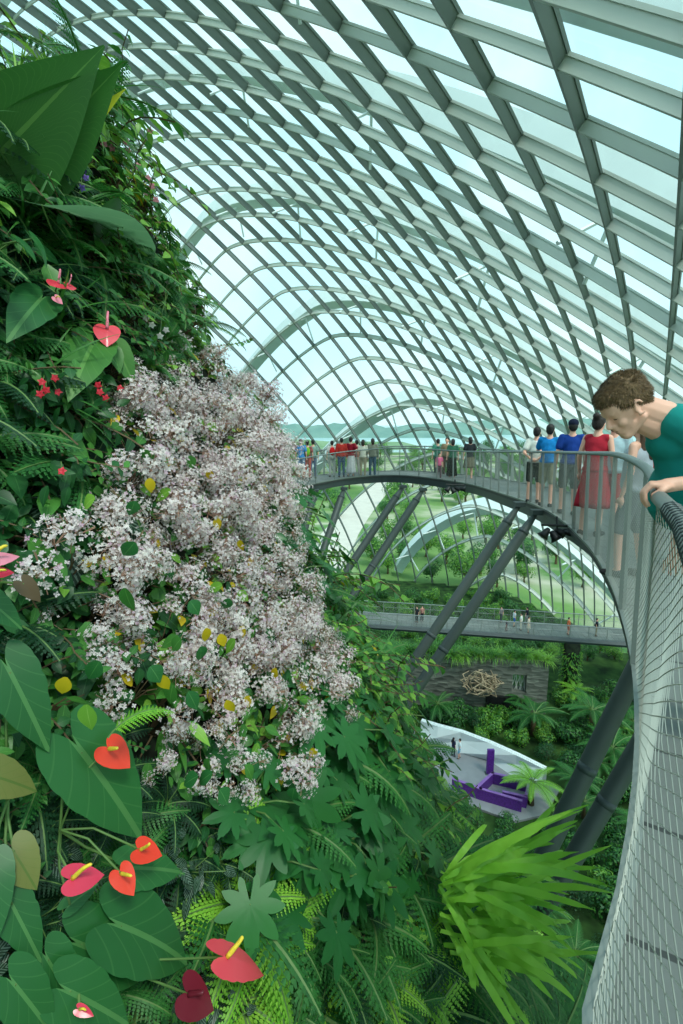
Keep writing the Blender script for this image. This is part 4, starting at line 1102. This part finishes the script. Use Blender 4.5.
# ================================================================== the boy in the teal T-shirt leaning over the rail (head built in its own frame: x = face, y = his left, z = up)
S_ = 1.0
SK = M['skin']
HS = .88
Hc = V((1.045, 1.88, .055))                       # head centre
yaw = math.radians(180+2)
Rh = Matrix.Rotation(yaw, 3, 'Z') @ Matrix.Rotation(math.radians(40), 3, 'Y')
def hw(p): return Hc+Rh@(V(p)*HS)
def hE(c, r, R=None): return ('e', hw(c), tuple(q*HS for q in r), Rh@(R or Matrix.Identity(3)))
def hC(a, b, r0, r1): return ('c', hw(a), hw(b), r0*HS, r1*HS)
head = [hE((.082, 0, -.045), (.014, .02, .014)), hE((-.012, 0, .035), (.098, .076, .088)), hE((.0, 0, .0), (.082, .07, .075)), hE((.03, 0, -.035), (.056, .054, .07)), hE((.045, 0, .03), (.045, .062, .055)),
        hC((.062, -.012, -.098), (.062, .012, -.098), .019, .019), hE((.058, 0, -.07), (.03, .034, .036)),
        hC((-.01, .052, -.06), (.05, .02, -.097), .018, .016), hC((-.01, -.052, -.06), (.05, -.02, -.097), .018, .016),
        hC((.083, 0, .012), (.104, 0, -.026), .0075, .0105), hE((.1, 0, -.03), (.014, .011, .009)), hE((.088, .011, -.033), (.01, .008, .007)), hE((.088, -.011, -.033), (.01, .008, .007)),
        hC((.076, -.036, .022), (.083, -.01, .02), .0095, .0095), hC((.076, .036, .022), (.083, .01, .02), .0095, .0095),
        hE((.056, .034, -.03), (.024, .02, .024)), hE((.056, -.034, -.03), (.024, .02, .024)),
        hE((.0815, 0, -.058), (.013, .021, .0062)), hE((.0785, 0, -.07), (.013, .018, .0066)), hE((.083, 0, -.05), (.013, .02, .012)), hE((.066, 0, -.064), (.016, .03, .024)),
        hE((.066, .03, .003), (.013, .0145, .0105)), hE((.066, -.03, .003), (.013, .0145, .0105)),
        hE((.052, .032, -.002), (.02, .02, .02)), hE((.052, -.032, -.002), (.02, .02, .02))]
for sg in (1, -1):
    for k in range(9):      # ear: helix ring + lobe + bowl
        a0, a1 = math.radians(-120+k*30), math.radians(-120+(k+1)*30)
        q = lambda a_: (-.002-.004*math.sin(a_)+.016*math.cos(a_)*.9-.004, sg*(.078+.006*(1-math.cos(a_))), -.008+.029*math.sin(a_))
        head.append(hC(q(a0), q(a1), .0052, .0052))
    head += [hE((-.0, sg*.074, -.012), (.013, .006, .022)), hE((.008, sg*.076, -.036), (.0075, .005, .009)), hE((.012, sg*.078, -.01), (.005, .004, .006))]
C7 = V((1.20, 1.90, .02)); SHL = V((1.31, 1.72, -.08)); SHR = V((1.36, 2.06, -.10)); CH = V((1.36, 1.91, -.25)); PEL = V((1.68, 1.98, -.60))
ELL = V((1.47, 1.60, -.275)); WRL = V((1.205, 1.735, -.208)); 
nb = [('c', hw((-.035, 0, -.03)), C7, .052, .06), ('c', hw((-.0, 0, -.055)), C7+V((-.005, 0, -.045)), .04, .05), ('c', C7, CH, .06, .11), ('c', SHL, SHR, .058, .058), ('e', CH, (.125, .165, .17), Matrix.Rotation(.5, 3, 'Y')),
      ('c', CH, PEL, .13, .125), ('e', PEL, (.125, .16, .12)), ('c', SHL, ELL, .047, .038), ('c', ELL, WRL, .039, .0245)]
ELR, WRR = V((1.50, 2.16, -.34)), V((1.46, 2.12, -.56))
nb += [('c', SHR, ELR, .047, .038), ('c', ELR, WRR, .038, .025)]
DZ = floor_z(1.98)
for sg in (1, -1):
    kn = V((1.76, 1.98+sg*.11, -.98)); an = V((1.92, 2.0+sg*.11, DZ+.09)); hp_ = PEL+V((0, sg*.085, -.03))
    nb += [('c', hp_, kn, .085, .057), ('c', kn, an, .058, .037), ('c', an+V((.02, 0, -.04)), an+V((-.14, 0, -.055)), .036, .028)]
# left hand: palm on the rail, fingers curling down over it
def rail_pt(y):
    best = min(range(len(ins_t)-1), key=lambda i: abs(ins_t[i].y-y)); a_, b_ = ins_t[best], ins_t[best+1] if ins_t[best].y < y else ins_t[best-1]
    f = (y-a_.y)/(b_.y-a_.y) if abs(b_.y-a_.y) > 1e-6 else 0
    return a_.lerp(b_, f)+W0
rp = rail_pt(1.76); td = (rail_pt(1.95)-rail_pt(1.55)).normalized(); sd = V((-td.y, td.x, 0)).normalized()
if sd.x > 0: sd = -sd                             # sd points from the deck outwards (left in the picture)
pc = rp+V((0, 0, .04))+sd*(-.012)
hand = [('c', WRL, pc-sd*.01, .0245, .026), ('e', pc, (.038, .042, .018), Matrix((sd, td, V((0, 0, 1)))).transposed())]
for k in range(4):
    o_ = pc+td*((k-1.5)*.0205)+V((0, 0, .002)); L_ = (.042, .046, .044, .036)[3-k]
    k1 = o_+sd*.036+V((0, 0, .0)); k2 = k1+sd*L_*.55+V((0, 0, -L_*.72)); k3 = k2+sd*(-.004)+V((0, 0, -.028)); k4 = k3-sd*.012+V((0, 0, -.018))
    hand += [('c', o_, k1, .0105, .0105), ('c', k1, k2, .0102, .0092), ('c', k2, k3, .0092, .0084), ('c', k3, k4, .0084, .0074)]
hand += [('c', pc-td*.028-sd*.012, pc-td*.05+sd*.006+V((0, 0, -.012)), .0125, .0105), ('c', pc-td*.05+sd*.006+V((0, 0, -.012)), pc-td*.046+sd*.03+V((0, 0, -.03)), .0102, .0085)]
# right hand rests on his hip pocket side rail: simple open palm with fingers
hd = V((.25, .35, -.9)).normalized()
hand += [('e', WRR+hd*.045, (.034, .034, .04))]
for k in range(4): q = WRR+hd*.06+V((.02, -.014, 0))*(k-1.5); hand.append(('c', q, q+hd*(.06, .072, .068, .052)[k], .009, .0075))
hand.append(('c', WRR+hd*.02+V((.03, 0, 0)), WRR+hd*.06+V((.05, 0, 0)), .011, .009))
boy = fuse('person', [tuple([p[0]]+[x-Hc if i < (2 if p[0] == 'c' else 1) else x for i, x in enumerate(p[1:])]) for p in head+nb+hand], .0042, SK, None, 4)
boy.location = Hc; tag(boy, 'boy in a teal T-shirt leaning over the railing at the right, looking down', 'person')
def loc_(prims): return [tuple([p[0]]+[V(x)-Hc if i < (2 if p[0] == 'c' else 1) else x for i, x in enumerate(p[1:])]) for p in prims]
# hair: cap of fused volumes plus short tapering strands
hp_l = [hE((-.022, 0, .062), (.1, .083, .076)), hE((-.062, 0, .018), (.056, .076, .066)), hE((.035, 0, .088), (.052, .062, .034)), hE((.07, 0, .074), (.02, .05, .018)),
        hE((-.03, .05, .03), (.05, .03, .05)), hE((-.03, -.05, .03), (.05, .03, .05)), hE((-.07, 0, -.02), (.034, .058, .035)), hE((.022, .062, .045), (.026, .016, .034)), hE((.022, -.062, .045), (.026, .016, .034)),
        hC((.008, .073, .03), (.004, .074, .006), .009, .006), hC((.008, -.073, .03), (.004, -.074, .006), .009, .006)]
hm = mat('boy_hair', G(116, 90, 60), .55, noise_s=90, var=.45, bump=.6)
hair = fuse('hair', loc_(hp_l), .005, hm, boy, 3)
mb = MB(); vs_ = hair.data.vertices; rr = random.Random(4)
for _ in range(9000):
    v = vs_[rr.randrange(len(vs_))]; n_ = v.normal; co = v.co
    loc = Rh.transposed()@co
    down = Rh@V((.75 if loc.x > -.03 else -.2, 0, -.55 if loc.z < .07 else -.1)); d = (n_*.55+down*.8+V((rr.uniform(-.2, .2), rr.uniform(-.2, .2), rr.uniform(-.2, .2)))).normalized()
    L_ = rr.uniform(.006, .012)*(.6 if loc.z < 0 else 1); s_ = n_.cross(d); s_ = s_.normalized()*.0011 if s_.length > 1e-4 else V((.001, 0, 0))
    n0 = mb.add([co-s_, co+s_, co+d*L_*.6+s_*.7, co+d*L_, co+d*L_*.6-s_*.7]); mb.face([n0, n0+1, n0+2, n0+3, n0+4])
mb.build('hair_strands', hm, hair)
# eyebrows and lashes
for sg in (1, -1):
    mb = MB()
    for k in range(70):
        t_ = rr.random(); p = hw((.0845-.014*t_, sg*(.012+.03*t_), .029+.004*math.sin(t_*PI)))-Hc; d = Rh@V((-.1, sg*.8, .35)); s_ = Rh@V((0, 0, 1))*.0022
        n0 = mb.add([p-s_, p+s_, p+d*.009]); mb.face([n0, n0+1, n0+2])
    mb.build('eyebrow', hm, boy)
    mb = MB()
    mb.tube([hw((.0785-.006*abs(t_-.35), sg*(.018+.026*t_), -.002-.003*math.sin(t_*PI)))-Hc for t_ in (0, .25, .5, .75, 1)], [.0004, .0013, .0016, .0013, .0004], 5)
    mb.build('eyelashes', mat('lashes', G(50, 38, 32), .7), boy)
for nm, c_, r_ in (('upper_lip', (.0865, 0, -.0575), (.0095, .019, .0042)), ('lower_lip', (.084, 0, -.0685), (.0095, .016, .0048))):
    fuse(nm, loc_([hE(c_, r_)]), .003, mat('lips', G(196, 128, 116), .5), boy, 3)
# nails
nl = MB()
# T-shirt
tc_ = mat('teal_tshirt', G(30, 140, 134), .85, noise_s=7, var=.1, bump=.25, spec=.15)
fuse('tshirt', loc_([('c', C7+V((.03, 0, -.025)), CH, .074, .125), ('e', C7+V((.045, 0, -.02)), (.07, .085, .07)), ('e', C7+V((.045, 0, -.1)), (.085, .1, .075)), ('c', SHL+V((0, .02, 0)), SHR-V((0, .02, 0)), .078, .078), ('c', C7+V((.03,.05,-.03)), SHR, .07, .07), ('c', C7+V((.03,-.05,-.03)), SHL, .07, .07), ('e', CH, (.145, .185, .185), Matrix.Rotation(.5, 3, 'Y')), ('c', CH, PEL+V((0, 0, .05)), .15, .15),
      ('e', PEL+V((0, 0, .03)), (.15, .185, .1)), ('c', SHL, SHL.lerp(ELL, .68), .068, .074), ('c', SHR, SHR.lerp(ELR, .68), .068, .074), ('c', C7+V((.055, 0, -.02)), C7+V((.1, 0, -.08)), .07, .09)]), .009, tc_, boy, 4)
sh_ = [('e', PEL, (.145, .175, .125))]
for sg in (1, -1): sh_.append(('c', PEL+V((0, sg*.085, -.03)), V((1.76, 1.98+sg*.11, -.94)), .097, .085))
fuse('shorts', loc_(sh_), .012, cloth((52, 60, 74)), boy, 3)
for sg in (1, -1):
    an = V((1.92, 2.0+sg*.11, DZ+.09)); fuse('shoe', loc_([('c', an+V((.03, 0, -.045)), an+V((-.15, 0, -.055)), .045, .035), ('e', an+V((-.04, 0, -.075)), (.13, .046, .014))]), .01, SHOE, boy, 2)

# ================================================================== the garden floor far below
GZ = -25.4
# lower bridge
LB = [V((-6, 48.3, -19.7)), V((6.5, 46.3, -19.7)), V((25.5, 42.9, -19.7)), V((44, 39.5, -19.7))]
lb = thing('lower_walkway', LB[0], 'long straight grey walkway crossing low over the stone wall', 'walkway')
def rl(P_, dz=0, sd_=0):
    d = (LB[-1]-LB[0]).normalized(); n_ = V((-d.y, d.x, 0)); return [p-LB[0]+n_*sd_+V((0, 0, dz)) for p in P_]
mb = MB(); a, b = rl(LB), rl(LB, 0, 3.2)
for p, q in zip(a, b): mb.add([p, q, q-V((0, 0, .5)), p-V((0, 0, .5))])
acc = 0
for i in range(len(a)-1):
    l = (a[i+1]-a[i]).length
    for j in range(4): mb.face([i*4+j, i*4+(j+1) % 4, i*4+4+(j+1) % 4, i*4+4+j], 0, [(acc, 0), (acc, 3), (acc+l, 3), (acc+l, 0)])
    acc += l
mb.face([0, 1, 2, 3]); mb.build('deck', M['deck'], lb)
mb = MB(); mb.tube(rl(LB, -.25, -.1), .28, 6); mb.build('edge_beam', M['beam'], lb)
for s_ in (0, 3.2):
    mb = MB(); mb.tube(rl(LB, 1.15, s_), .045, 6); mb.tube(rl(LB, .6, s_), .02, 5); mb.build('handrail', M['rail'], lb)
    d_ = rl(LB, 0, s_); L0 = length(d_)
    for k in range(int(L0/1.6)):
        p = at_s(d_, k*1.6+.4); mb = MB(); mb.box(p+V((0, 0, .57)), (.05, .05, 1.15)); mb.build('post', M['post'], lb)
    nm_ = MB(); 
    for k in range(int(L0/.22)):
        for sg in (1, -1): nm_.tube([at_s(d_, k*.22)+V((0, 0, .05)), at_s(d_, min(L0, max(0, k*.22+sg*1.6)))+V((0, 0, 1.12))], .006, 3, cap=False)
    nm_.build('safety_net', M['wire'], lb)
def on_lb(px, f=.3):
    d = (LB[-1]-LB[0]).normalized(); n_ = V((-d.y, d.x, 0)); best = None
    for k in range(0, 520):
        p = LB[0]+d*k*.1+n_*3.2*f; q = to_px(p)
        if best is None or abs(q[0]-px) < best[0]: best = (abs(q[0]-px), p)
    return best[1]
for px, f, h, lab, top, bot, ex in ((417, .4, 1.7, 'dark-clothed person at the left end of the lower walkway', ('shirt', (50, 50, 56)), ('trousers', (50, 52, 60)), {}),
    (422, .5, 1.66, 'person in a pinkish top at the left end of the lower walkway', ('shirt', (180, 130, 120)), ('trousers', (50, 50, 56)), {}),
    (501, .9, 1.6, 'person by the far rail of the lower walkway, left of the white-clad group', ('shirt', (150, 140, 140)), ('trousers', (90, 96, 100)), {}),
    (506.5, .2, 1.1, 'child in dark clothes at the near rail of the lower walkway', ('shirt', (60, 50, 70)), ('trousers', (130, 90, 90)), {}),
    (514, .6, 1.68, 'person in blue shorts and a white top on the lower walkway', ('shirt', (214, 222, 232)), ('shorts', (60, 110, 190)), {}),
    (521, .35, 1.72, 'person in white at the centre of the lower walkway', ('shirt', (236, 236, 230)), ('trousers', (214, 206, 190)), {}),
    (526, .85, 1.8, 'person in a black top and white hat on the lower walkway', ('shirt', (40, 44, 56)), ('trousers', (150, 150, 150)), {}),
    (528, .2, 1.6, 'person in a cream dress at the near rail of the lower walkway', ('dress', (222, 206, 190)), ('dress', (222, 206, 190)), {}),
    (568, .25, 1.72, 'person in an orange top alone on the lower walkway', ('shirt', (232, 120, 80)), ('shorts', (190, 90, 80)), {}),
    (596, .3, 1.74, 'person in a black T-shirt and khaki trousers right on the lower walkway', ('shirt', (34, 40, 52)), ('trousers', (140, 132, 110)), {})):
    person(on_lb(px, f), rnd(0, 6), h, lab, top, bot, vox=.03, seed=int(px))
# path, faceted white wall, purple planters
pc_ = [at_z(x, y, GZ) for x, y in ((415, 728), (432, 738), (470, 752), (520, 770), (560, 790), (545, 815), (515, 822), (470, 806), (430, 792), (405, 775))]
mb = MB(); top_ = [mb.add([p+V((0, 0, .06))]) for p in pc_]; mb.face(top_); bt = [mb.add([p-V((0, 0, .1))]) for p in pc_]
for k in range(len(pc_)): j = (k+1) % len(pc_); mb.face([top_[k], bt[k], bt[j], top_[j]])
tag(mb.build('garden_path', mat('path_paving', G(142, 144, 150), .8, noise_s=1.5, var=.08)), kind='structure')
cw = cat_rom([at_z(x, y, GZ) for x, y in ((418, 741), (436, 747), (458, 753), (485, 764), (512, 777), (540, 792))], 1.1)
t_ = thing('faceted_wall', cw[0], 'low white wall of folded triangular facets curving along the path', 'wall')
mb = MB(); n = len(cw)
for i, p in enumerate(cw):
    d = side(cw, i)*-1; o_ = p-cw[0]
    mb.add([o_+d*(.5 if i % 2 else 0), o_+d*(.1 if i % 2 else .55)+V((0, 0, .75)), o_+d*.5+V((0, 0, 1.5)), o_+d*.9+V((0, 0, 1.5)), o_+d*.9])
for i in range(n-1):
    a = i*5
    for j in range(4): mb.face([a+j, a+5+j, a+6+j]) if (i+j) % 2 else mb.face([a+j, a+5+j, a+6+j, a+1+j]); 
    for j in range(4):
        if (i+j) % 2: mb.face([a+j, a+6+j, a+1+j])
mb.build('facets', mat('white_facets', G(226, 234, 236), .5, noise_s=1, var=.04), t_)
mb = MB(); mb.tube([p-cw[0]+side(cw, i)*-.7+V((0, 0, 1.5)) for i, p in enumerate(cw)], .05, 6); mb.build('coping', mat('white_coping', G(236, 242, 242), .5), t_)
pu = mat('purple_panel', G(92, 40, 140), .4, noise_s=14, var=.35)
soilp = mat('planter_gravel', G(120, 122, 126), .9, noise_s=9, var=.2)
def planter(pts_, h, label):
    W_ = [at_z(x, y, GZ) for x, y in pts_]; t_ = thing('purple_planter', W_[0], label, 'planter')
    mb = MB()
    for i in range(len(W_)-1):
        p, q = W_[i]-W_[0], W_[i+1]-W_[0]; d = (q-p); L_ = d.length; d = d/L_; R_ = Matrix((d, V((-d.y, d.x, 0)), V((0, 0, 1)))).transposed()
        mb.box((p+q)/2+V((0, 0, h/2)), (L_+.16, .16, h), R=R_)
    mb.build('panel', pu, t_)
    mb = MB()
    for i in range(len(W_)-1):
        p, q = W_[i]-W_[0], W_[i+1]-W_[0]; d = (q-p); L_ = d.length; d = d/L_; R_ = Matrix((d, V((-d.y, d.x, 0)), V((0, 0, 1)))).transposed()
        mb.box((p+q)/2+V((0, 0, h+.03)), (L_+.2, .2, .05), R=R_)
    mb.build('capping', mat('purple_cap', G(140, 96, 176), .5), t_)
planter([(453, 790), (480, 800), (520, 812)], .85, 'long low purple partition nearest along the garden path')
planter([(478, 797), (492, 784), (526, 792)], .85, 'angled purple partition behind the long one')
planter([(503, 803), (525, 808), (528, 796)], .85, 'short purple partition at the right end of the path')
t_ = thing('purple_pillar', at_z(489.5, 774, GZ), 'tall narrow purple sign pillar on the garden path', 'pillar')
mb = MB(); mb.box((0, 0, 1.0), (.5, .2, 2.0)); mb.build('body', pu, t_); mb = MB(); mb.box((0, 0, .04), (.7, .4, .08)); mb.build('foot', M['beam'], t_)
person(at_z(453, 757, GZ)+V((0, 0, .07)), .5, 1.6, 'dark-haired person in dark blue on the path by the faceted white wall', ('shirt', (54, 56, 84)), ('trousers', (50, 52, 76)), hair=('long', 'black'), vox=.03, seed=50)
person(at_z(459, 759, GZ)+V((0, 0, .07)), 3, 1.66, 'person in a white top and light blue shorts on the path', ('shirt', (226, 236, 240)), ('shorts', (130, 190, 220)), vox=.03, seed=51)
# stone wall with driftwood ball, window opening, hanging grass, planted pillar
WL = [V((4, 42.2, GZ)), V((21.5, 39.8, GZ))]
dW = (WL[1]-WL[0]); LW = dW.length; dW /= LW; nW = V((dW.y, -dW.x, 0)); RW = Matrix((dW, -nW, V((0, 0, 1)))).transposed()
def wallpt(s, z, f=0): return WL[0]+dW*s+V((0, 0, z))+nW*f
def s_of(px, z=2):
    return min((abs(to_px(wallpt(k*.05, z))[0]-px), k*.05) for k in range(int(LW/.05)))[1]
wt = thing('stone_wall', WL[0], 'grey stacked-stone wall under the lower walkway with a black slab as its shaded cave opening', 'wall')
g0, g1 = s_of(497), s_of(548); o0, o1 = s_of(512), s_of(526)
def wbox(mb, s0, s1, z0, z1, th=1.2, f=0): mb.box(RW.transposed().transposed()@V((0, 0, 0))+(dW*(s0+s1)/2+V((0, 0, (z0+z1)/2))+nW*(-th/2+f)), (s1-s0, th, z1-z0), R=RW)
mb = MB(); wbox(mb, 0, o0, 0, 5.0); wbox(mb, o1, LW*.8, 0, 5.0); wbox(mb, o0, o1, 0, 1.9); wbox(mb, o0, o1, 3.6, 5.0); mb.build('masonry', M['stone'], wt)
c0 = s_of(488); mb = MB(); wbox(mb, c0-.1, c0+2.6, 0, 1.5, .3, .32); mb.build('cave_shade_slab', M['black'], wt)  # black slab on the masonry stands in for shade inside the cave
mb = MB()
for k in range(9): mb.box(dW*(o0+.1+(o1-o0-.2)*k/8)+V((0, 0, 2.75))+nW*-.5, (.05, .05, 1.7), R=RW @ Matrix.Rotation(.3*math.sin(k*2), 3, 'Y'))
mb.build('window_lattice', mat('lattice', G(190, 196, 186), .7), wt)
t_ = thing('driftwood_ball', wallpt(s_of(480), 3.0, .5), 'ball of tangled pale driftwood branches hung on the stone wall', 'sculpture'); rr = random.Random(8); mb = MB()
for k in range(64):
    a_, b_ = [V((rr.gauss(0, 1), rr.gauss(0, .6), rr.gauss(0, 1))).normalized()*rr.uniform(.9, 1.75) for _ in range(2)]
    a_.z *= .85; b_.z *= .85; m_ = (a_+b_)*.5; m_ = m_*1.35 if m_.length > .1 else m_
    for q in (a_, b_, m_): q.y = -abs(q.y)*.6
    mb.tube([a_, m_, b_], [.03, .07, .03], 5)
mb.build('branches', mat('driftwood', G(168, 150, 124), .85, noise_s=5, var=.25), t_)
t_ = thing('planted_pillar', at_z(568, 694, GZ)*1.0, 'dark round pillar wrapped in climbing plants under the lower walkway', 'pillar')
pb = t_.location.copy(); hgt = 5.2
mb = MB(); mb.tube([V((0, 0, 0)), V((0, 0, hgt))], .7, 16); mb.build('shaft', M['soil'], t_, True)
mb = MB()
for k in range(620):
    a_ = rnd(0, 2*PI); z = rnd(0, hgt-.5); p = V((math.cos(a_)*.75, math.sin(a_)*.75, z)); strip_leaf(mb, p, dirR(a_+rnd(-.8, .8), rnd(-.8, .4)), rnd(.25, .45), .14, ovate, .4, .2, 3, random.randrange(2))
mb.build('climbing_leaves', [M['leaf_mid'], M['leaf_light']], t_, True)
# --- garden plant prototypes
def p_tree_fern(L=2.3, n=15, H=1.6, m='fern'):
    lv = MB(); st = MB(); tk = MB()
    tk.tube([(0, 0, 0), (.04, 0, H*.5), (0, .03, H)], [.2, .16, .15], 8)
    for k in range(n):
        L_ = L*rnd(.8, 1.1); e0 = rnd(.35, .95); az = 2*PI*k/n+rnd(-.15, .15); i0 = len(lv.v)
        frond(lv, (0, 0, H), az, L_, e0, 1.25, 26, .36, True, 0, st, 9)
    return [('fronds', lv.mesh('fronds', M[m])), ('trunk', tk.mesh('trunk', M['wood_stem'], True)), ('stems', st.mesh('stems', M['stem']))]
def p_bush(R=1.0, n=900, lf=.16, mats=('leaf_dark', 'leaf_mid'), hh=.9, trunk=False):
    lv = MB(); st = MB(); base = 0.0
    if trunk: base = R*.5; st.tube([(0, 0, 0), (.05*R, 0, base*.6), (0, 0, base+R*.4)], [R*.09, R*.07, R*.04], 7)
    lobes = [(V((rnd(-.5, .5), rnd(-.5, .5), rnd(.3, 1)*hh))*R, R*rnd(.4, .62)) for _ in range(9)]
    for c, r in lobes: st.tube([V((0, 0, base*.8)), c*.5+V((0, 0, base*.9)), c+V((0, 0, base))], R*.02, 4)
    for k in range(n):
        c, r = random.choice(lobes); d = V((random.gauss(0, 1), random.gauss(0, 1), random.gauss(0, 1)+.35)).normalized(); p = c+d*r*rnd(.75, 1.05); p.z = max(.03, p.z+base)
        strip_leaf(lv, p, basis_from(d+V((0, 0, .4)), rnd(0, 6)), lf*rnd(.7, 1.3), lf*.55, ovate, .3, .2, 2, random.randrange(len(mats)))
    return [('foliage', lv.mesh('foliage', [M[x] for x in mats], False)), ('branches', st.mesh('branches', M['wood_stem']))]
TF = [p_tree_fern() for _ in range(2)]; TFL = [p_tree_fern(2.2, 14, 1.6, 'fern_light')]
B1 = [p_bush() for _ in range(3)]; B2 = [p_bush(1, 800, .18, ('leaf_mid', 'leaf_light')) for _ in range(2)]; B3 = [p_bush(1, 1300, .09, ('fern_dark', 'leaf_dark')) for _ in range(2)]
TR1 = [p_bush(1, 1500, .12, ('leaf_mid', 'leaf_dark'), 1.1, True) for _ in range(3)]; TR2 = [p_bush(1, 1500, .12, ('leaf_light', 'leaf_mid'), 1.0, True) for _ in range(2)]
GT = [p_grass(60, 1.3, .05, 'leaf_mid', .9, (.2, 1.5)), p_grass(60, 1.2, .045, 'leaf_light', 1.0, (.2, 1.4))]
rs = random.Random(21)
def put(name, protos, p, sc, label, cat, group): return spawn(name, rs.choice(protos), p, Matrix.Rotation(rs.uniform(0, 6), 3, 'Z'), sc, label, cat, group)
# named tree ferns by the stone wall and path
for px, py, sc, pr, lab in ((533, 735, 1.15, TF, 'large tree fern in front of the stone wall opening'), (437, 720, .95, TF, 'tree fern left of the cave below the driftwood ball'), (590, 735, 1.35, TF, 'big spreading tree fern below the planted pillar'),
    (520, 712, .8, TF, 'smaller tree fern right beside the cave mouth'), (531, 805, 1.1, TFL, 'light green tree fern with tall trunk beside the purple partitions'), (610, 770, 1.1, TF, 'tree fern close to the leaning column, lower right'), (575, 705, .9, TFL, 'pale tree fern at the base of the planted pillar')):
    spawn('tree_fern', rs.choice(pr), at_z(px, py, GZ), Matrix.Rotation(rs.uniform(0, 6), 3, 'Z'), sc, lab, 'tree fern')
def free(p):
    q = to_px(p)
    if q is None or not (330 < q[0] < 760 and 560 < q[1] < 1060): return False
    if 4.5 < p.x < 19.5 and 26.5 < p.y < 39 and inpoly(q[0], q[1], [(405, 722), (440, 722), (560, 772), (570, 800), (535, 835), (400, 800)]): return False
    return math.hypot(p.x+5.5, p.y-3.5) > 12.5 and math.hypot(p.x+9, p.y-18) > 12
loc = []
for _ in range(9000):
    x, y = rs.uniform(-8, 34), rs.uniform(3, 43)
    p = V((x, y, GZ)); 
    if abs((p-wallpt(0, 0)).dot(nW)) < 1.6 and y > 38 and x < 20: continue
    if not free(p): continue
    r = 1.5 if y < 37 else 1.25
    if any((p-q).length < r for q in loc): continue
    loc.append(p); k = rs.random()
    zone = 'behind the path' if y > 36 else ('on the garden floor below the columns' if x > 13 else 'on the garden floor in front of the path')
    q = to_px(p); low = 400 < q[0] < 570 and q[1] > 790 and q[1] < 880
    s_ = .75 if low else 1
    if k < .4: put('garden_shrub', B1, p, rs.uniform(.9, 1.5)*s_, 'rounded dark green shrub '+zone, 'shrub', 'dark green shrubs '+zone)
    elif k < .6: put('garden_shrub', B2, p, rs.uniform(.8, 1.3)*s_, 'fresh green shrub '+zone, 'shrub', 'fresh green shrubs '+zone)
    elif k < .8: put('garden_shrub', B3, p, rs.uniform(.9, 1.5)*s_, 'fine-leaved dark shrub '+zone, 'shrub', 'fine-leaved shrubs '+zone)
    elif not low: put('tree_fern', TF, p, rs.uniform(.6, .95), 'tree fern among shrubs '+zone, 'tree fern', 'tree ferns among shrubs '+zone)
for k in range(46):      # grasses spilling over the top of the wall
    p = wallpt(LW*.8*k/45, 5.0, rs.uniform(-.9, .1)); put('hanging_grass', GT, p, rs.uniform(.9, 1.4), 'tuft of long grass spilling over the top of the stone wall', 'grass', 'grass tufts on top of the stone wall')
loc = []
for _ in range(3000):
    x, y = rs.uniform(-14, 48), rs.uniform(49.5, 53); p = V((x, y, GZ))
    if any((p-q).length < 2.0 for q in loc): continue
    q = to_px(p)
    if not (330 < q[0] < 760): continue
    loc.append(p); put('garden_tree', TR1 if rs.random() < .65 else TR2, p, rs.uniform(.8, 1.25)*(1 if y < 60 else .8), 'bushy tree inside the glasshouse beyond the lower walkway', 'tree', 'trees inside the glasshouse beyond the lower walkway')
loc = []
for _ in range(6000):
    y = 112+448*rs.random()**1.8; x = rs.uniform(-70, 170)*y/170; p = V((x, y, -38.05))
    if (shell_z(x, y) > -44) or any((p-q).length < 4+y*.022 for q in loc): continue
    q = to_px(p)
    if not (250 < q[0] < 720) or abs(x-(-3+(y-125)*.16)) < 9: continue
    if len(loc) > 285: break
    loc.append(p); put('park_tree', TR2 if rs.random() < .6 else TR1, p, rs.uniform(2.6, 4.8)*(1 if y < 200 else (1.5 if y < 350 else 2.2)), 'round-crowned tree in the park outside the glass', 'tree', 'park trees outside the glass')
loc = []
for _ in range(4000):
    x, y = rs.uniform(-25, 48), rs.uniform(60, 104); p = V((x, y, -37.8)); q = to_px(p)
    if shell_z(x, y) < -32 or not (330 < q[0] < 700) or any((p-r_).length < 3.6 for r_ in loc): continue
    loc.append(p); put('garden_shrub', B1 if rs.random() < .5 else B2, p, rs.uniform(1.5, 2.4), 'leafy shrub on the low ground at the foot of the far glass', 'shrub', 'shrubs at the foot of the far glass')
# road and the little red-roofed / blue canopies outside
mb = MB(); R0 = [V((-14, 100, -37.95)), V((-6, 130, -37.95)), V((0, 175, -37.95)), V((14, 250, -37.95)), V((50, 420, -37.95))]
for p in cat_rom(R0, 4): mb.add([p+V((-6, 0, 0)), p+V((7, 0, 0))])
for i in range(len(mb.v)//2-1): mb.face([i*2, i*2+1, i*2+3, i*2+2])
tag(mb.build('park_road', mat('pale_road', G(206, 200, 190), .9, noise_s=.3, var=.06)), kind='structure')
for x, y, c_, lab in ((78, 215, (206, 84, 74), 'red canopy roof outside beyond the glass'), (70, 198, (70, 150, 200), 'long blue canopy outside beyond the glass')):
    t_ = thing('canopy', (x, y, -38), lab, 'canopy', None, None, 1); mb = MB()
    n0 = mb.add([(-7, -3, 3), (7, -3, 3), (7, 3, 3), (-7, 3, 3), (-5, 0, 5), (5, 0, 5)])
    for q in ((0, 1, 5, 4), (2, 3, 4, 5), (1, 2, 5), (3, 0, 4), (3, 2, 1, 0)): mb.face([n0+k for k in q])
    mb.build('roof', mat('canopy_cloth', G(*c_), .7), t_)
    for sx_ in (-6.5, 6.5):
        for sy_ in (-2.7, 2.7): mb = MB(); mb.tube([(sx_, sy_, 0), (sx_, sy_, 3)], .12, 6); mb.build('pole', M['post'], t_)
# ------------------------------------------------------------------ lift everything so that the garden ground lies at z = 0
for o in list(bpy.data.objects):
    if o.parent is None: o.location.z += ZG
